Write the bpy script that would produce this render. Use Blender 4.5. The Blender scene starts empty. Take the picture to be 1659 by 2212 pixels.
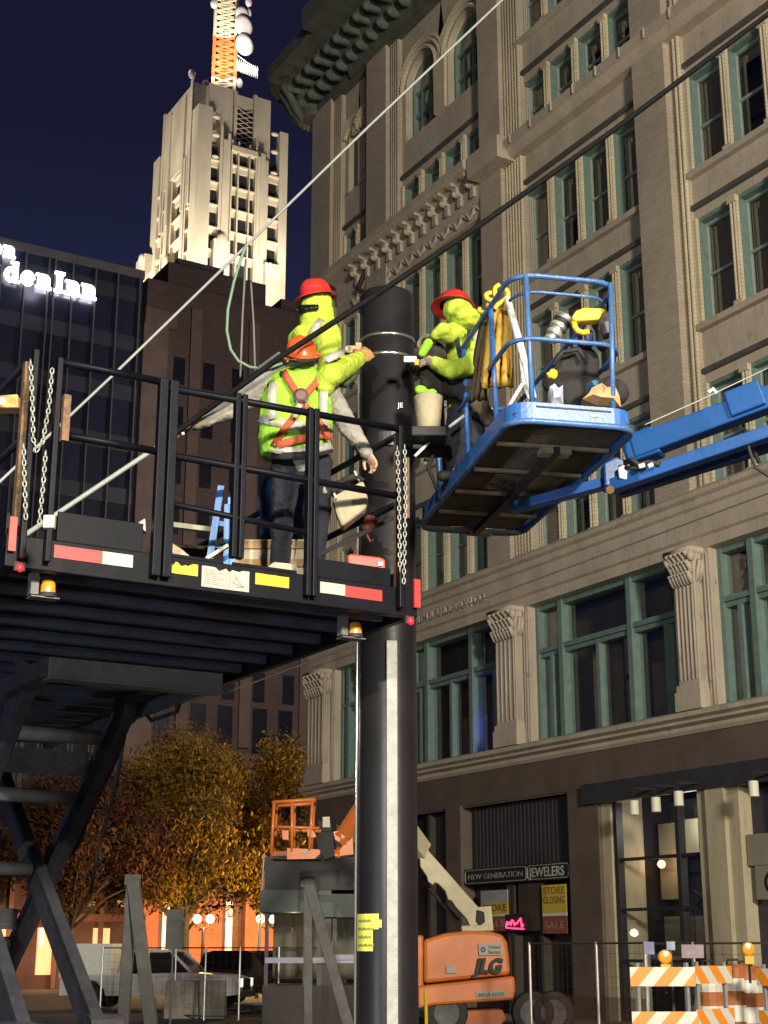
import bpy, math, random
from mathutils import Vector, Matrix
random.seed(7)
R=math.radians
sc=bpy.context.scene
col=sc.collection
# ------------------------------------------------------------ camera
HORIZ=2050.0; FPX=3195.0; CX,CY=829.5,1106.0
TH=math.atan((HORIZ-CY)/FPX); YAW=R(30.3); EYE=1.75
cd=bpy.data.cameras.new('camera'); cam=bpy.data.objects.new('camera',cd); col.objects.link(cam)
cam.location=(0,0,EYE); cam.rotation_euler=(R(90)+TH,0,-YAW)
cd.sensor_fit='VERTICAL'; cd.sensor_height=36; cd.lens=36*FPX/2212; cd.clip_end=3000; cd.clip_start=.05
sc.camera=cam
sc.render.resolution_x=768; sc.render.resolution_y=1024
sc.view_settings.view_transform='Standard'; sc.view_settings.look='None'
sc.view_settings.exposure=0.0; sc.view_settings.gamma=1.0
# ------------------------------------------------------------ world (night sky glow)
w=bpy.data.worlds.new('World'); sc.world=w; w.use_nodes=True
nt=w.node_tree; nt.nodes.clear()
out=nt.nodes.new('ShaderNodeOutputWorld'); bg=nt.nodes.new('ShaderNodeBackground')
tc=nt.nodes.new('ShaderNodeTexCoord'); sep=nt.nodes.new('ShaderNodeSeparateXYZ'); rp=nt.nodes.new('ShaderNodeValToRGB')
nt.links.new(tc.outputs['Generated'],sep.inputs[0]); nt.links.new(sep.outputs['Z'],rp.inputs[0])
nt.links.new(rp.outputs[0],bg.inputs[0]); nt.links.new(bg.outputs[0],out.inputs[0])
e=rp.color_ramp.elements
e[0].position=0.0; e[0].color=(.020,.027,.062,1); e[1].position=.95; e[1].color=(.006,.006,.018,1)
m_=rp.color_ramp.elements.new(.36); m_.color=(.0160,.0200,.056,1)
m_=rp.color_ramp.elements.new(.52); m_.color=(.0088,.0092,.0285,1)
bg.inputs[1].default_value=1.0
# ------------------------------------------------------------ lamps of the street and the work site
def lamp(name,kind,loc,power,color,size=.2,target=None,angle=None,blend=.5):
    d=bpy.data.lights.new(name,kind); d.energy=power; d.color=color
    if kind in('POINT','SPOT'): d.shadow_soft_size=size
    if kind=='AREA': d.size=size
    if kind=='SPOT': d.spot_size=R(angle); d.spot_blend=blend
    o=bpy.data.objects.new(name,d); col.objects.link(o); o.location=loc
    if target is not None: o.rotation_euler=(Vector(target)-Vector(loc)).to_track_quat('-Z','Y').to_euler()
    return o
lamp('work_flood','SPOT',(-5.0,-4.5,7.6),9500,(1,.95,.82),.12,(14,18,8.5),100,.5)
lamp('street_light','POINT',(2,-24,13),94000,(1,.90,.73),2.2)
lamp('site_flood','SPOT',(-9,3.5,2.4),2600,(.72,.82,1),.15,(5,8.5,5),60,.8)
lamp('ground_flood','SPOT',(8.5,-7,2.2),420,(1,.95,.86),.15,(5.0,8.6,2.2),38,.8)
# ------------------------------------------------------------ pixel helpers (read a real position off the photo)
CT,ST=math.cos(TH),math.sin(TH); CA,SA=math.cos(YAW),math.sin(YAW)
def ray(x,y):
    v=CY-y; u=x-CX; fw=FPX*CT-v*ST; up=FPX*ST+v*CT
    return (u*CA+fw*SA,-u*SA+fw*CA,up,fw)
def PF(x,y,F):
    r=ray(x,y); t=F/r[3]; return Vector((r[0]*t,r[1]*t,EYE+r[2]*t))
def PX(x,y,X):
    r=ray(x,y); t=X/r[0]; return Vector((X,r[1]*t,EYE+r[2]*t))
def PY(x,y,Y):
    r=ray(x,y); t=Y/r[1]; return Vector((r[0]*t,Y,EYE+r[2]*t))
def PZ(x,y,Z):
    r=ray(x,y); t=(Z-EYE)/r[2]; return Vector((r[0]*t,r[1]*t,Z))
# ------------------------------------------------------------ materials
MATS={}
def mat(name,c,rough=.6,metal=0,var=.15,scale=3,bump=.0,bscale=40,spec=.5,coat=0,dirt=None,dirtamt=.5,stretch=None,c2=None):
    if name in MATS: return MATS[name]
    m=bpy.data.materials.new(name); m.use_nodes=True; n=m.node_tree; b=n.nodes['Principled BSDF']
    t=n.nodes.new('ShaderNodeTexCoord'); mp=n.nodes.new('ShaderNodeMapping'); n.links.new(t.outputs['Object'],mp.inputs[0])
    if stretch: mp.inputs['Scale'].default_value=stretch
    no=n.nodes.new('ShaderNodeTexNoise'); no.inputs['Scale'].default_value=scale; no.inputs['Detail'].default_value=8; no.inputs['Roughness'].default_value=.65
    n.links.new(mp.outputs[0],no.inputs[0])
    r=n.nodes.new('ShaderNodeValToRGB'); n.links.new(no.outputs[0],r.inputs[0])
    lo=[max(0,x*(1-var)) for x in c]; hi=[min(1,x*(1+var)) for x in (c2 or c)]
    r.color_ramp.elements[0].position=.3; r.color_ramp.elements[1].position=.7
    r.color_ramp.elements[0].color=(*lo,1); r.color_ramp.elements[1].color=(*hi,1)
    src=r.outputs[0]
    if dirt:
        n2=n.nodes.new('ShaderNodeTexNoise'); n2.inputs['Scale'].default_value=scale*4.3; n2.inputs['Detail'].default_value=10; n2.inputs['Roughness'].default_value=.75
        n.links.new(mp.outputs[0],n2.inputs[0]); r2=n.nodes.new('ShaderNodeValToRGB'); n.links.new(n2.outputs[0],r2.inputs[0])
        r2.color_ramp.elements[0].position=.65-.3*dirtamt; r2.color_ramp.elements[1].position=.78-.2*dirtamt
        mx=n.nodes.new('ShaderNodeMixRGB'); n.links.new(r2.outputs[0],mx.inputs[0]); n.links.new(src,mx.inputs[1]); mx.inputs[2].default_value=(*dirt,1); src=mx.outputs[0]
    n.links.new(src,b.inputs['Base Color'])
    b.inputs['Roughness'].default_value=rough; b.inputs['Metallic'].default_value=metal
    b.inputs['Specular IOR Level'].default_value=spec
    if coat: b.inputs['Coat Weight'].default_value=coat; b.inputs['Coat Roughness'].default_value=.08
    if bump:
        n3=n.nodes.new('ShaderNodeTexNoise'); n3.inputs['Scale'].default_value=bscale; n3.inputs['Detail'].default_value=6
        n.links.new(mp.outputs[0],n3.inputs[0]); bp=n.nodes.new('ShaderNodeBump'); bp.inputs['Strength'].default_value=bump; bp.inputs['Distance'].default_value=.02
        n.links.new(n3.outputs[0],bp.inputs['Height']); n.links.new(bp.outputs[0],b.inputs['Normal'])
    MATS[name]=m; return m
def emit(name,c,s):
    if name in MATS: return MATS[name]
    m=bpy.data.materials.new(name); m.use_nodes=True; b=m.node_tree.nodes['Principled BSDF']
    b.inputs['Base Color'].default_value=(*c,1); b.inputs['Emission Color'].default_value=(*c,1); b.inputs['Emission Strength'].default_value=s
    MATS[name]=m; return m
def bricky(name,c,mortar,bw,bh,axis='YZ',ms=.012,rough=.85,bump=.4,var=.12,offset=.5):
    m=bpy.data.materials.new(name); m.use_nodes=True; n=m.node_tree; b=n.nodes['Principled BSDF']
    t=n.nodes.new('ShaderNodeTexCoord'); s=n.nodes.new('ShaderNodeSeparateXYZ'); cmb=n.nodes.new('ShaderNodeCombineXYZ'); n.links.new(t.outputs['Object'],s.inputs[0])
    ad=n.nodes.new('ShaderNodeMath'); ad.operation='ADD'; n.links.new(s.outputs['X'],ad.inputs[0]); n.links.new(s.outputs['Y'],ad.inputs[1])
    n.links.new(ad.outputs[0],cmb.inputs[0]); n.links.new(s.outputs['Z'],cmb.inputs[1])
    br=n.nodes.new('ShaderNodeTexBrick'); n.links.new(cmb.outputs[0],br.inputs['Vector']); br.offset=offset
    br.inputs['Scale'].default_value=1; br.inputs['Brick Width'].default_value=bw; br.inputs['Row Height'].default_value=bh
    br.inputs['Mortar Size'].default_value=ms; br.inputs['Mortar Smooth'].default_value=.3
    br.inputs['Color1'].default_value=(*[x*(1-var) for x in c],1); br.inputs['Color2'].default_value=(*[min(1,x*(1+var)) for x in c],1); br.inputs['Mortar'].default_value=(*mortar,1)
    no=n.nodes.new('ShaderNodeTexNoise'); no.inputs['Scale'].default_value=.35; no.inputs['Detail'].default_value=9; no.inputs['Roughness'].default_value=.7
    n.links.new(t.outputs['Object'],no.inputs[0]); rr=n.nodes.new('ShaderNodeValToRGB'); n.links.new(no.outputs[0],rr.inputs[0])
    rr.color_ramp.elements[0].position=.3; rr.color_ramp.elements[0].color=(.72,.70,.68,1); rr.color_ramp.elements[1].position=.75; rr.color_ramp.elements[1].color=(1.1,1.08,1.02,1)
    mx=n.nodes.new('ShaderNodeMixRGB'); mx.blend_type='MULTIPLY'; mx.inputs[0].default_value=1; n.links.new(br.outputs[0],mx.inputs[1]); n.links.new(rr.outputs[0],mx.inputs[2])
    n.links.new(mx.outputs[0],b.inputs['Base Color']); b.inputs['Roughness'].default_value=rough
    bp=n.nodes.new('ShaderNodeBump'); bp.inputs['Strength'].default_value=bump; bp.inputs['Distance'].default_value=.015; bp.invert=True
    n.links.new(br.outputs['Fac'],bp.inputs['Height'])
    n3=n.nodes.new('ShaderNodeTexNoise'); n3.inputs['Scale'].default_value=14; n3.inputs['Detail'].default_value=8; n.links.new(t.outputs['Object'],n3.inputs[0])
    bp2=n.nodes.new('ShaderNodeBump'); bp2.inputs['Strength'].default_value=.35; bp2.inputs['Distance'].default_value=.02; n.links.new(n3.outputs[0],bp2.inputs['Height']); n.links.new(bp.outputs[0],bp2.inputs['Normal'])
    n.links.new(bp2.outputs[0],b.inputs['Normal']); return m
def glassy(name,tint,gloss=.35,rough=.03,trans=.6):
    m=bpy.data.materials.new(name); m.use_nodes=True; n=m.node_tree; n.nodes.clear()
    o=n.nodes.new('ShaderNodeOutputMaterial'); mx=n.nodes.new('ShaderNodeMixShader'); tr=n.nodes.new('ShaderNodeBsdfTransparent'); gl=n.nodes.new('ShaderNodeBsdfGlossy')
    fr=n.nodes.new('ShaderNodeLayerWeight'); fr.inputs[0].default_value=.25; ml=n.nodes.new('ShaderNodeMath'); ml.operation='MULTIPLY_ADD'; ml.inputs[1].default_value=.55; ml.inputs[2].default_value=.04
    t=n.nodes.new('ShaderNodeTexCoord'); no=n.nodes.new('ShaderNodeTexNoise'); no.inputs['Scale'].default_value=.8; n.links.new(t.outputs['Object'],no.inputs[0])
    bp=n.nodes.new('ShaderNodeBump'); bp.inputs['Strength'].default_value=.1; n.links.new(no.outputs[0],bp.inputs['Height']); n.links.new(bp.outputs[0],gl.inputs['Normal'])
    tr.inputs[0].default_value=(*tint,1); gl.inputs['Roughness'].default_value=rough
    n.links.new(fr.outputs['Facing'],ml.inputs[0]); n.links.new(ml.outputs[0],mx.inputs[0]); n.links.new(tr.outputs[0],mx.inputs[1]); n.links.new(gl.outputs[0],mx.inputs[2]); n.links.new(mx.outputs[0],o.inputs[0])
    return m
STONE=bricky('buff_brick',(.45,.385,.31),(.37,.31,.245),.34,.10,ms=.010,bump=.3,var=.07)
SMOOTH=mat('buff_terracotta',(.45,.385,.30),.8,0,.18,1.2,.45,9,dirt=(.17,.13,.10),dirtamt=.25,stretch=(1,1,.45))
CREAM=bricky('cream_reeded',(.60,.53,.38),(.44,.38,.27),.9,.11,ms=.010,bump=.35,var=.05)
DIM=mat('shade_brown_stone',(.115,.088,.070),.6,0,.2,1.5,.2,20)  # stone coloured darker to carry the shade where lamplight falls short
TEAL=mat('teal_paint',(.135,.205,.180),.55,0,.18,6,.15,30,dirt=(.20,.17,.12),dirtamt=.1)
DARKSTRIP=mat('weathered_flashing',(.085,.085,.075),.6,0,.3,2)
COPPER=mat('oxidised_cornice',(.085,.095,.078),.7,0,.35,2,.4,8)
PANE=glassy('window_glass',(.93,.95,.94))
CURTAIN=mat('window_curtain',(.135,.105,.068),.9,0,.35,.9,.7,2.2,stretch=(1,9,.25))
BLACKIN=mat('dark_room',(.03,.025,.023),.9,0,.4,.6)
ROOM=mat('dim_room_wall',(.105,.082,.055),.9,0,.3,.4)
BLKSTEEL=mat('black_painted_steel',(.0040,.0045,.0075),.45,0,.5,5,.03,25,spec=.13)
COLBLK=mat('black_gloss_column',(.0125,.0115,.0125),.38,0,.2,3,.06,25,spec=.3)
GREYPL=mat('grey_galvanised',(.28,.275,.255),.55,.1,.2,14,.3,90,dirt=(.25,.25,.24),dirtamt=.2)
GALV=mat('grey_primer_steel',(.105,.105,.10),.6,.1,.25,7,.3,40,dirt=(.10,.09,.08),dirtamt=.3)
ARMST=mat('dirty_dark_steel',(.045,.045,.055),.5,.2,.35,4,.3,30,dirt=(.10,.085,.07),dirtamt=.3)
CHAIN=mat('zinc_chain',(.30,.31,.27),.45,.3,.3,20)
BLUE=mat('blue_lift_paint',(.028,.115,.36),.38,0,.18,5,.1,50,dirt=(.13,.14,.13),dirtamt=.06,coat=.1)
BLUER=mat('blue_worn_rail',(.05,.13,.32),.4,.1,.3,9,.15,60,dirt=(.26,.26,.23),dirtamt=.35)
BOOMBL=mat('blue_boom_paint',(.010,.068,.235),.32,0,.15,3,.05,30,coat=.25,dirt=(.03,.06,.12),dirtamt=.2)
RUSTY=mat('brown_underframe',(.10,.075,.05),.75,0,.3,9,.3,60)
BRACE=mat('tan_brace',(.30,.26,.17),.6,.1,.3,8)
HIVIS=mat('hivis_yellow_cloth',(.36,.46,.035),.85,0,.18,9,.9,16)
VEST=mat('hivis_green_cloth',(.25,.50,.028),.85,0,.2,7,1.0,13)
REFL=mat('silver_tape',(.33,.33,.29),.5,0,.12,14,.5,30)
GREYCL=mat('grey_sweatshirt',(.25,.235,.21),.95,0,.2,10,1.0,18)
NAVY=mat('navy_trousers',(.014,.016,.026),.9,0,.35,8,1.0,16)
JEANS=mat('blue_jeans',(.02,.06,.14),.9,0,.35,8,1.0,16)
BLKCL=mat('black_cloth',(.012,.012,.014),.9,0,.4,8,1.0,14)
SKIN=mat('skin',(.42,.24,.16),.6,0,.1,10)
GLOVE=mat('tan_leather_glove',(.36,.19,.07),.8,0,.25,14,.6,40)
GLOVEG=mat('grey_glove',(.20,.18,.13),.8,0,.25,14,.6,40)
HATR=mat('red_hard_hat',(.48,.025,.02),.35,0,.12,6,.05,20,coat=.3)
HATO=mat('orange_hard_hat',(.72,.10,.018),.35,0,.1,6,.05,20,coat=.3)
STRAP=mat('rust_red_webbing',(.42,.085,.035),.85,0,.15,30,.5,80)
BOOT=mat('dark_boot',(.02,.016,.013),.7,0,.3,12)
WOOD=mat('raw_plywood',(.42,.36,.26),.85,0,.2,2.5,.2,12,stretch=(1,7,7))
WOOD2=mat('weathered_board',(.30,.19,.09),.85,0,.25,4,.2,12)
ORANGE=mat('orange_lift_paint',(.62,.175,.035),.4,0,.12,4,.05,30,coat=.2,dirt=(.30,.12,.05),dirtamt=.15)
CREAMPT=mat('cream_boom_paint',(.50,.44,.28),.5,0,.15,4,.1,20,dirt=(.25,.20,.12),dirtamt=.2)
RED=mat('red_plastic',(.62,.05,.03),.45,0,.2,9)
REDTAPE=mat('red_reflective_tape',(.36,.030,.025),.45,0,.15,30)
WHTAPE=mat('white_reflective_tape',(.66,.65,.55),.45,0,.12,30,dirt=(.35,.33,.26),dirtamt=.2)
YEL=mat('yellow_sticker',(.60,.38,.01),.5,0,.08,20)
PAPER=mat('white_label',(.40,.37,.31),.7,0,.08,20)
WHITE=mat('white_paint',(.72,.72,.68),.45,0,.1,10)
LTAPE=mat('dull_white_tape',(.42,.41,.34),.45,0,.12,30,dirt=(.25,.23,.18),dirtamt=.25)
BLK=mat('black_rubber',(.014,.014,.015),.7,0,.3,10)
INK=mat('black_lettering',(.01,.01,.01),.6,0,.05)
ORREF=mat('orange_reflective',(.85,.28,.02),.5,0,.1,20)
ASPH=mat('asphalt',(.045,.042,.040),.85,0,.35,1.2,.5,60)
CONC=mat('concrete',(.24,.22,.19),.85,0,.2,2,.3,30,dirt=(.12,.11,.09),dirtamt=.3)
CANVAS=mat('canvas',(.34,.29,.19),.9,0,.15,5,.6,18)
AMBER=mat('amber_lens',(.85,.33,.02),.25,0,.1,20,coat=.5)
# ------------------------------------------------------------ mesh builder
class MB:
    def __init__(s): s.v=[]; s.f=[]; s.m=[]; s.mi=0
    def add(s,vs,fs):
        b=len(s.v); s.v+= [tuple(v) for v in vs]; s.f+=[[b+i for i in f] for f in fs]; s.m+=[s.mi]*len(fs); return s
    def box(s,x0,x1,y0,y1,z0,z1):
        return s.add([(x0,y0,z0),(x1,y0,z0),(x1,y1,z0),(x0,y1,z0),(x0,y0,z1),(x1,y0,z1),(x1,y1,z1),(x0,y1,z1)],
            [(0,3,2,1),(4,5,6,7),(0,1,5,4),(1,2,6,5),(2,3,7,6),(3,0,4,7)])
    def obox(s,c,ax,ay,az):
        c=Vector(c);ax=Vector(ax);ay=Vector(ay);az=Vector(az)
        vs=[c+i*ax+j*ay+k*az for k in(-1,1) for i,j in((-1,-1),(1,-1),(1,1),(-1,1))]
        return s.add(vs,[(0,3,2,1),(4,5,6,7),(0,1,5,4),(1,2,6,5),(2,3,7,6),(3,0,4,7)])
    def bar(s,p,q,w,h,up=(0,0,1)):
        p=Vector(p);q=Vector(q);d=(q-p);L=d.length;d.normalize();up=Vector(up)
        a=d.cross(up)
        if a.length<1e-3: a=d.cross(Vector((1,0,0)))
        a.normalize(); b=a.cross(d)
        return s.obox((p+q)/2,d*L/2,a*w/2,b*h/2)
    def tube(s,p,q,r,r2=None,n=10,cap=True):
        p=Vector(p);q=Vector(q);r2=r if r2 is None else r2;d=(q-p).normalized()
        a=d.cross(Vector((0,0,1)));a=a if a.length>1e-3 else Vector((1,0,0));a.normalize();b=d.cross(a)
        vs=[p+(a*math.cos(t)+b*math.sin(t))*r for t in[2*math.pi*i/n for i in range(n)]]+[q+(a*math.cos(t)+b*math.sin(t))*r2 for t in[2*math.pi*i/n for i in range(n)]]
        fs=[(i,(i+1)%n,n+(i+1)%n,n+i) for i in range(n)]
        if cap: fs+=[tuple(range(n-1,-1,-1)),tuple(range(n,2*n))]
        return s.add(vs,fs)
    def path(s,pts,r,n=8,closed=False,rs=None,flat=None):
        pts=[Vector(p) for p in pts];N=len(pts);vs=[];prev=None
        for i,p in enumerate(pts):
            if closed: d=pts[(i+1)%N]-pts[i-1]
            else: d=pts[min(i+1,N-1)]-pts[max(i-1,0)]
            d.normalize()
            a=(prev if prev is not None else Vector((.13,.21,.97))); a=a-d*a.dot(d)
            if a.length<1e-3: a=d.orthogonal()
            a.normalize();prev=a;b=d.cross(a);rr=rs[i] if rs else r
            for k in range(n):
                t=2*math.pi*k/n; vs.append(p+(a*math.cos(t)+b*math.sin(t)*(flat or 1))*rr)
        fs=[]
        for i in range(N if closed else N-1):
            j=(i+1)%N
            for k in range(n): fs.append((i*n+k,i*n+(k+1)%n,j*n+(k+1)%n,j*n+k))
        if not closed: fs+=[tuple(range(n-1,-1,-1)),tuple(range((N-1)*n,N*n))]
        return s.add(vs,fs)
    def lathe(s,c,prof,n=20,axis=(0,0,1),ref=None,a0=0,a1=360):
        c=Vector(c);d=Vector(axis).normalized();a=Vector(ref) if ref else d.orthogonal();a=(a-d*a.dot(d)).normalized();b=d.cross(a)
        full=abs(a1-a0)>=360;K=n if full else n+1;vs=[]
        for r,z in prof:
            for k in range(K):
                t=R(a0+(a1-a0)*k/n); vs.append(c+d*z+(a*math.cos(t)+b*math.sin(t))*r)
        fs=[]
        for i in range(len(prof)-1):
            for k in range(n):
                k2=(k+1)%K; fs.append((i*K+k,i*K+k2,(i+1)*K+k2,(i+1)*K+k))
        return s.add(vs,fs)
    def ell(s,c,rx,ry=None,rz=None,rot=None,n=14,m=10):
        ry=ry or rx;rz=rz or rx;c=Vector(c);rot=rot or Matrix.Identity(3);vs=[];fs=[]
        for i in range(m+1):
            ph=math.pi*i/m
            for k in range(n):
                t=2*math.pi*k/n; vs.append(c+rot@Vector((rx*math.sin(ph)*math.cos(t),ry*math.sin(ph)*math.sin(t),rz*math.cos(ph))))
        for i in range(m):
            for k in range(n): fs.append((i*n+k,(i+1)*n+k,(i+1)*n+(k+1)%n,i*n+(k+1)%n))
        return s.add(vs,fs)
    def cap(s,p,q,r1,r2):
        p=Vector(p);q=Vector(q); s.tube(p,q,r1,r2,12); s.ell(p,r1,n=12,m=8); s.ell(q,r2,n=12,m=8); return s
    def chain(s,*pr):
        for (p,r1),(q,r2) in zip(pr,pr[1:]): s.cap(p,q,r1,r2)
        return s
    def prism(s,poly,o,u,v,t):
        o=Vector(o);u=Vector(u);v=Vector(v);n=u.cross(v).normalized()*t;N=len(poly)
        vs=[o+u*a+v*b for a,b in poly]+[o+u*a+v*b+n for a,b in poly]
        return s.add(vs,[tuple(range(N-1,-1,-1)),tuple(range(N,2*N))]+[(i,(i+1)%N,N+(i+1)%N,N+i) for i in range(N)])
    def mesh(s,name,mats):
        me=bpy.data.meshes.new(name); me.from_pydata(s.v,[],s.f)
        for m in (mats if isinstance(mats,(list,tuple)) else [mats]): me.materials.append(m)
        if any(s.m): me.polygons.foreach_set('material_index',s.m)
        me.update(); return me
    def pieces(s,each):
        par_=list(range(len(s.v)))
        def find(a):
            while par_[a]!=a: par_[a]=par_[par_[a]]; a=par_[a]
            return a
        for f in s.f:
            r0=find(f[0])
            for i in f[1:]:
                r1=find(i)
                if r1!=r0: par_[r1]=r0
        isl={}
        for i,v in enumerate(s.v): isl.setdefault(find(i),[]).append(v)
        ks=list(isl); K=len(ks)
        if K<2 or K>900: return None
        import numpy as np
        lo=np.array([np.min(isl[k],axis=0) for k in ks]); hi=np.array([np.max(isl[k],axis=0) for k in ks]); size=(hi-lo).max(axis=1)
        gap=np.maximum(0,np.maximum(lo[:,None]-hi[None],lo[None]-hi[:,None])); g=np.sqrt((gap**2).sum(axis=2))
        near=g<=(each if each else np.maximum(.02,.5*np.maximum(size[:,None],size[None,:])))
        lab=-np.ones(K,int); n=0
        for i in range(K):
            if lab[i]>=0: continue
            st_=[i]; lab[i]=n
            while st_:
                a=st_.pop()
                for b in np.nonzero(near[a]&(lab<0))[0]: lab[b]=n; st_.append(int(b))
            n+=1
        if n<2 or n>100: return None
        where={k:int(lab[i]) for i,k in enumerate(ks)}; outs=[MB() for _ in range(n)]; mp=[{} for _ in range(n)]
        for f,mi in zip(s.f,s.m):
            q=where[find(f[0])]; o=outs[q]; d=mp[q]; nf=[]
            for i in f:
                if i not in d: d[i]=len(o.v); o.v.append(s.v[i])
                nf.append(d[i])
            o.f.append(nf); o.m.append(mi)
        return outs
    def build(s,name,mats,parent=None,smooth=False,bevel=0,loc=None,remesh=0,sub=0,each=0,whole=False):
        if parent is not None and not remesh and not whole:
            ps=s.pieces(each)
            if ps: return [p.build(name,mats,parent,smooth,bevel,whole=True) for p in ps][0]
        me=s.mesh(name,mats); o=bpy.data.objects.new(name,me); col.objects.link(o)
        if remesh:
            m=o.modifiers.new('remesh','REMESH'); m.mode='VOXEL'; m.voxel_size=remesh; m.use_smooth_shade=True
            m=o.modifiers.new('smooth','SMOOTH'); m.factor=.6; m.iterations=sub or 3
            if sub==4:
                for sz,stg in((.14,.018),(.045,.007)):
                    tx_=bpy.data.textures.get('crease%g'%sz) or bpy.data.textures.new('crease%g'%sz,'CLOUDS'); tx_.noise_scale=sz; tx_.noise_type='SOFT_NOISE'; tx_.noise_depth=1; tx_.noise_basis='VORONOI_F2_F1'
                    d_=o.modifiers.new('crease','DISPLACE'); d_.texture=tx_; d_.strength=stg; d_.mid_level=.35; d_.texture_coords='LOCAL'
        elif smooth: me.polygons.foreach_set('use_smooth',[True]*len(me.polygons))
        if bevel:
            m=o.modifiers.new('bevel','BEVEL'); m.width=bevel; m.segments=2; m.limit_method='ANGLE'
        if parent is not None: par(o,parent)
        return o
def worldloc(o):
    l=Vector(o.location)
    if o.parent: l=l+o.matrix_parent_inverse.translation+worldloc(o.parent)
    return l
def par(o,p):
    o.parent=p; o.matrix_parent_inverse=Matrix.Translation(-worldloc(p))
def tag(o,label=None,cat=None,group=None,kind=None):
    if label: o['label']=label
    if cat: o['category']=cat
    if group: o['group']=group
    if kind: o['kind']=kind
    return o
def thing(name,label,cat,loc,group=None):
    o=bpy.data.objects.new(name,None); col.objects.link(o); o.location=loc; o.empty_display_size=.2
    return tag(o,label,cat,group)
def text(name,s,mt,parent,o,u,v,size,ext=.004,align='LEFT',bold=0,fit=None,spacing=1):
    """words cut as solid letters, on the plane at o spanned by u (reading direction) and v (up)"""
    c=bpy.data.curves.new(name,'FONT'); c.body=s; c.size=1; c.extrude=.0; c.offset=bold; c.align_x=align; c.space_character=spacing
    t=bpy.data.objects.new('tmp',c); col.objects.link(t); bpy.context.view_layer.update()
    me=bpy.data.meshes.new_from_object(t.evaluated_get(bpy.context.evaluated_depsgraph_get())); bpy.data.objects.remove(t)
    u=Vector(u).normalized();v=Vector(v).normalized();n=u.cross(v)
    xs=[q.co.x for q in me.vertices]; W=max(xs)-min(xs); sx=(fit/W if fit else size)
    vs=[Vector(o)+u*q.co.x*sx+v*q.co.y*size for q in me.vertices]; N=len(vs)
    fs=[list(p.vertices) for p in me.polygons]
    from collections import Counter
    ed=Counter()
    for f in fs:
        for a,b in zip(f,f[1:]+f[:1]): ed[(a,b)]+=1
    side=[(a,b,b+N,a+N) for (a,b) in ed if (b,a) not in ed]
    mb=MB(); mb.add([p+n*ext for p in vs]+vs,fs+side)
    return mb.build(name,mt,parent)
# ============================================================ SETTING
g=MB().box(-400,500,-60,700,-.3,0).build('ground',ASPH); tag(g,kind='structure')
g=MB().box(20.2,23.4,-40,44.2,0,.14).build('sidewalk',CONC); tag(g,kind='structure')
g=MB().box(-40,90,92.5,96.5,0,.14).build('far_sidewalk',CONC); tag(g,kind='structure')
# ============================================================ DEPARTMENT STORE
Y0=17.0
st=thing('department_store','long buff brick and terracotta building with teal window frames filling the right side','building',(23,30,0))
# piers (front X=22.78) with stepped flanks
piers=[(24.45,26.1,.42),(31.3,33.25,.85),(38.3,40.25,.6),(42.35,44.4,.6),(17.1,18.9,.4)]
p=MB(); q=MB()
for a,b,rd in piers:
    p.box(22.80,24.2,a+rd,b,12.0,32.2); p.box(22.995,24.2,a+.001,a+rd-.001,12.001,32.19)
    n_=int(rd/.14)
    for k in range(n_): q.tube((22.985,a+.07+k*.14,12.02),(22.985,a+.07+k*.14,32.1),.062,n=8)
p.build('pier',STONE,st,each=.02)
q.build('reeded_flank',CREAM,st,smooth=True,each=.05)
rows=[(11.98,14.58),(16.07,18.87),(20.12,22.87),(24.72,26.5),(27.95,30.6)]
def wall_rows(y0,y1,n,rws,arch=False,topz=32.2):
    """spandrels and mullions of one bay; returns openings"""
    s=MB(); c=MB(); d=MB(); ops=[]; zp=12.0-.02
    for (a,b) in rws:
        if a-zp>.05: s.box(23.10,24.0,y0,y1,zp,a)
        zp=b
    s.box(23.10,24.0,y0,y1,zp,topz)
    pitch=(y1-y0)/n
    for (a,b) in rws:
        for k in range(n+1):
            yc=y0+k*pitch; w=.115
            c.box(23.03,23.13,max(y0,yc-w),min(y1,yc+w),a-.001,b+.001)
            if 0<k<n:
                for dy in(-.055,.055): c.tube((23.035,yc+dy,a+.14),(23.035,yc+dy,b-.15),.035,n=6)
                c.box(22.98,23.05,yc-.14,yc+.14,b-.16,b+.0); c.box(22.98,23.05,yc-.14,yc+.14,a+.0,a+.14)
        for k in range(n): ops.append((y0+k*pitch+.01,y0+(k+1)*pitch-.01,a,b))
        d.box(22.99,23.12,y0+.02,y1-.02,b+.24,b+.36)
    return s,c,d,ops
BAYS=[(18.9,24.45,4,rows),(26.15,31.45,4,rows),(33.25,38.3,4,rows[:3]+[(24.95,26.35)]),(40.25,42.35,2,rows[:3]+[(24.3,26.3)])]
S=MB();C=MB();D=MB();OPS=[]
for y0,y1,n,rws in BAYS[:2]+BAYS[2:]:
    top=32.2
    s,c,d,ops=wall_rows(y0,y1,n,rws,topz=(27.95 if rws is not rows else 32.2))
    for A_,B_ in((S,s),(C,c),(D,d)): A_.add(B_.v,B_.f)
    OPS+=ops
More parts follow.
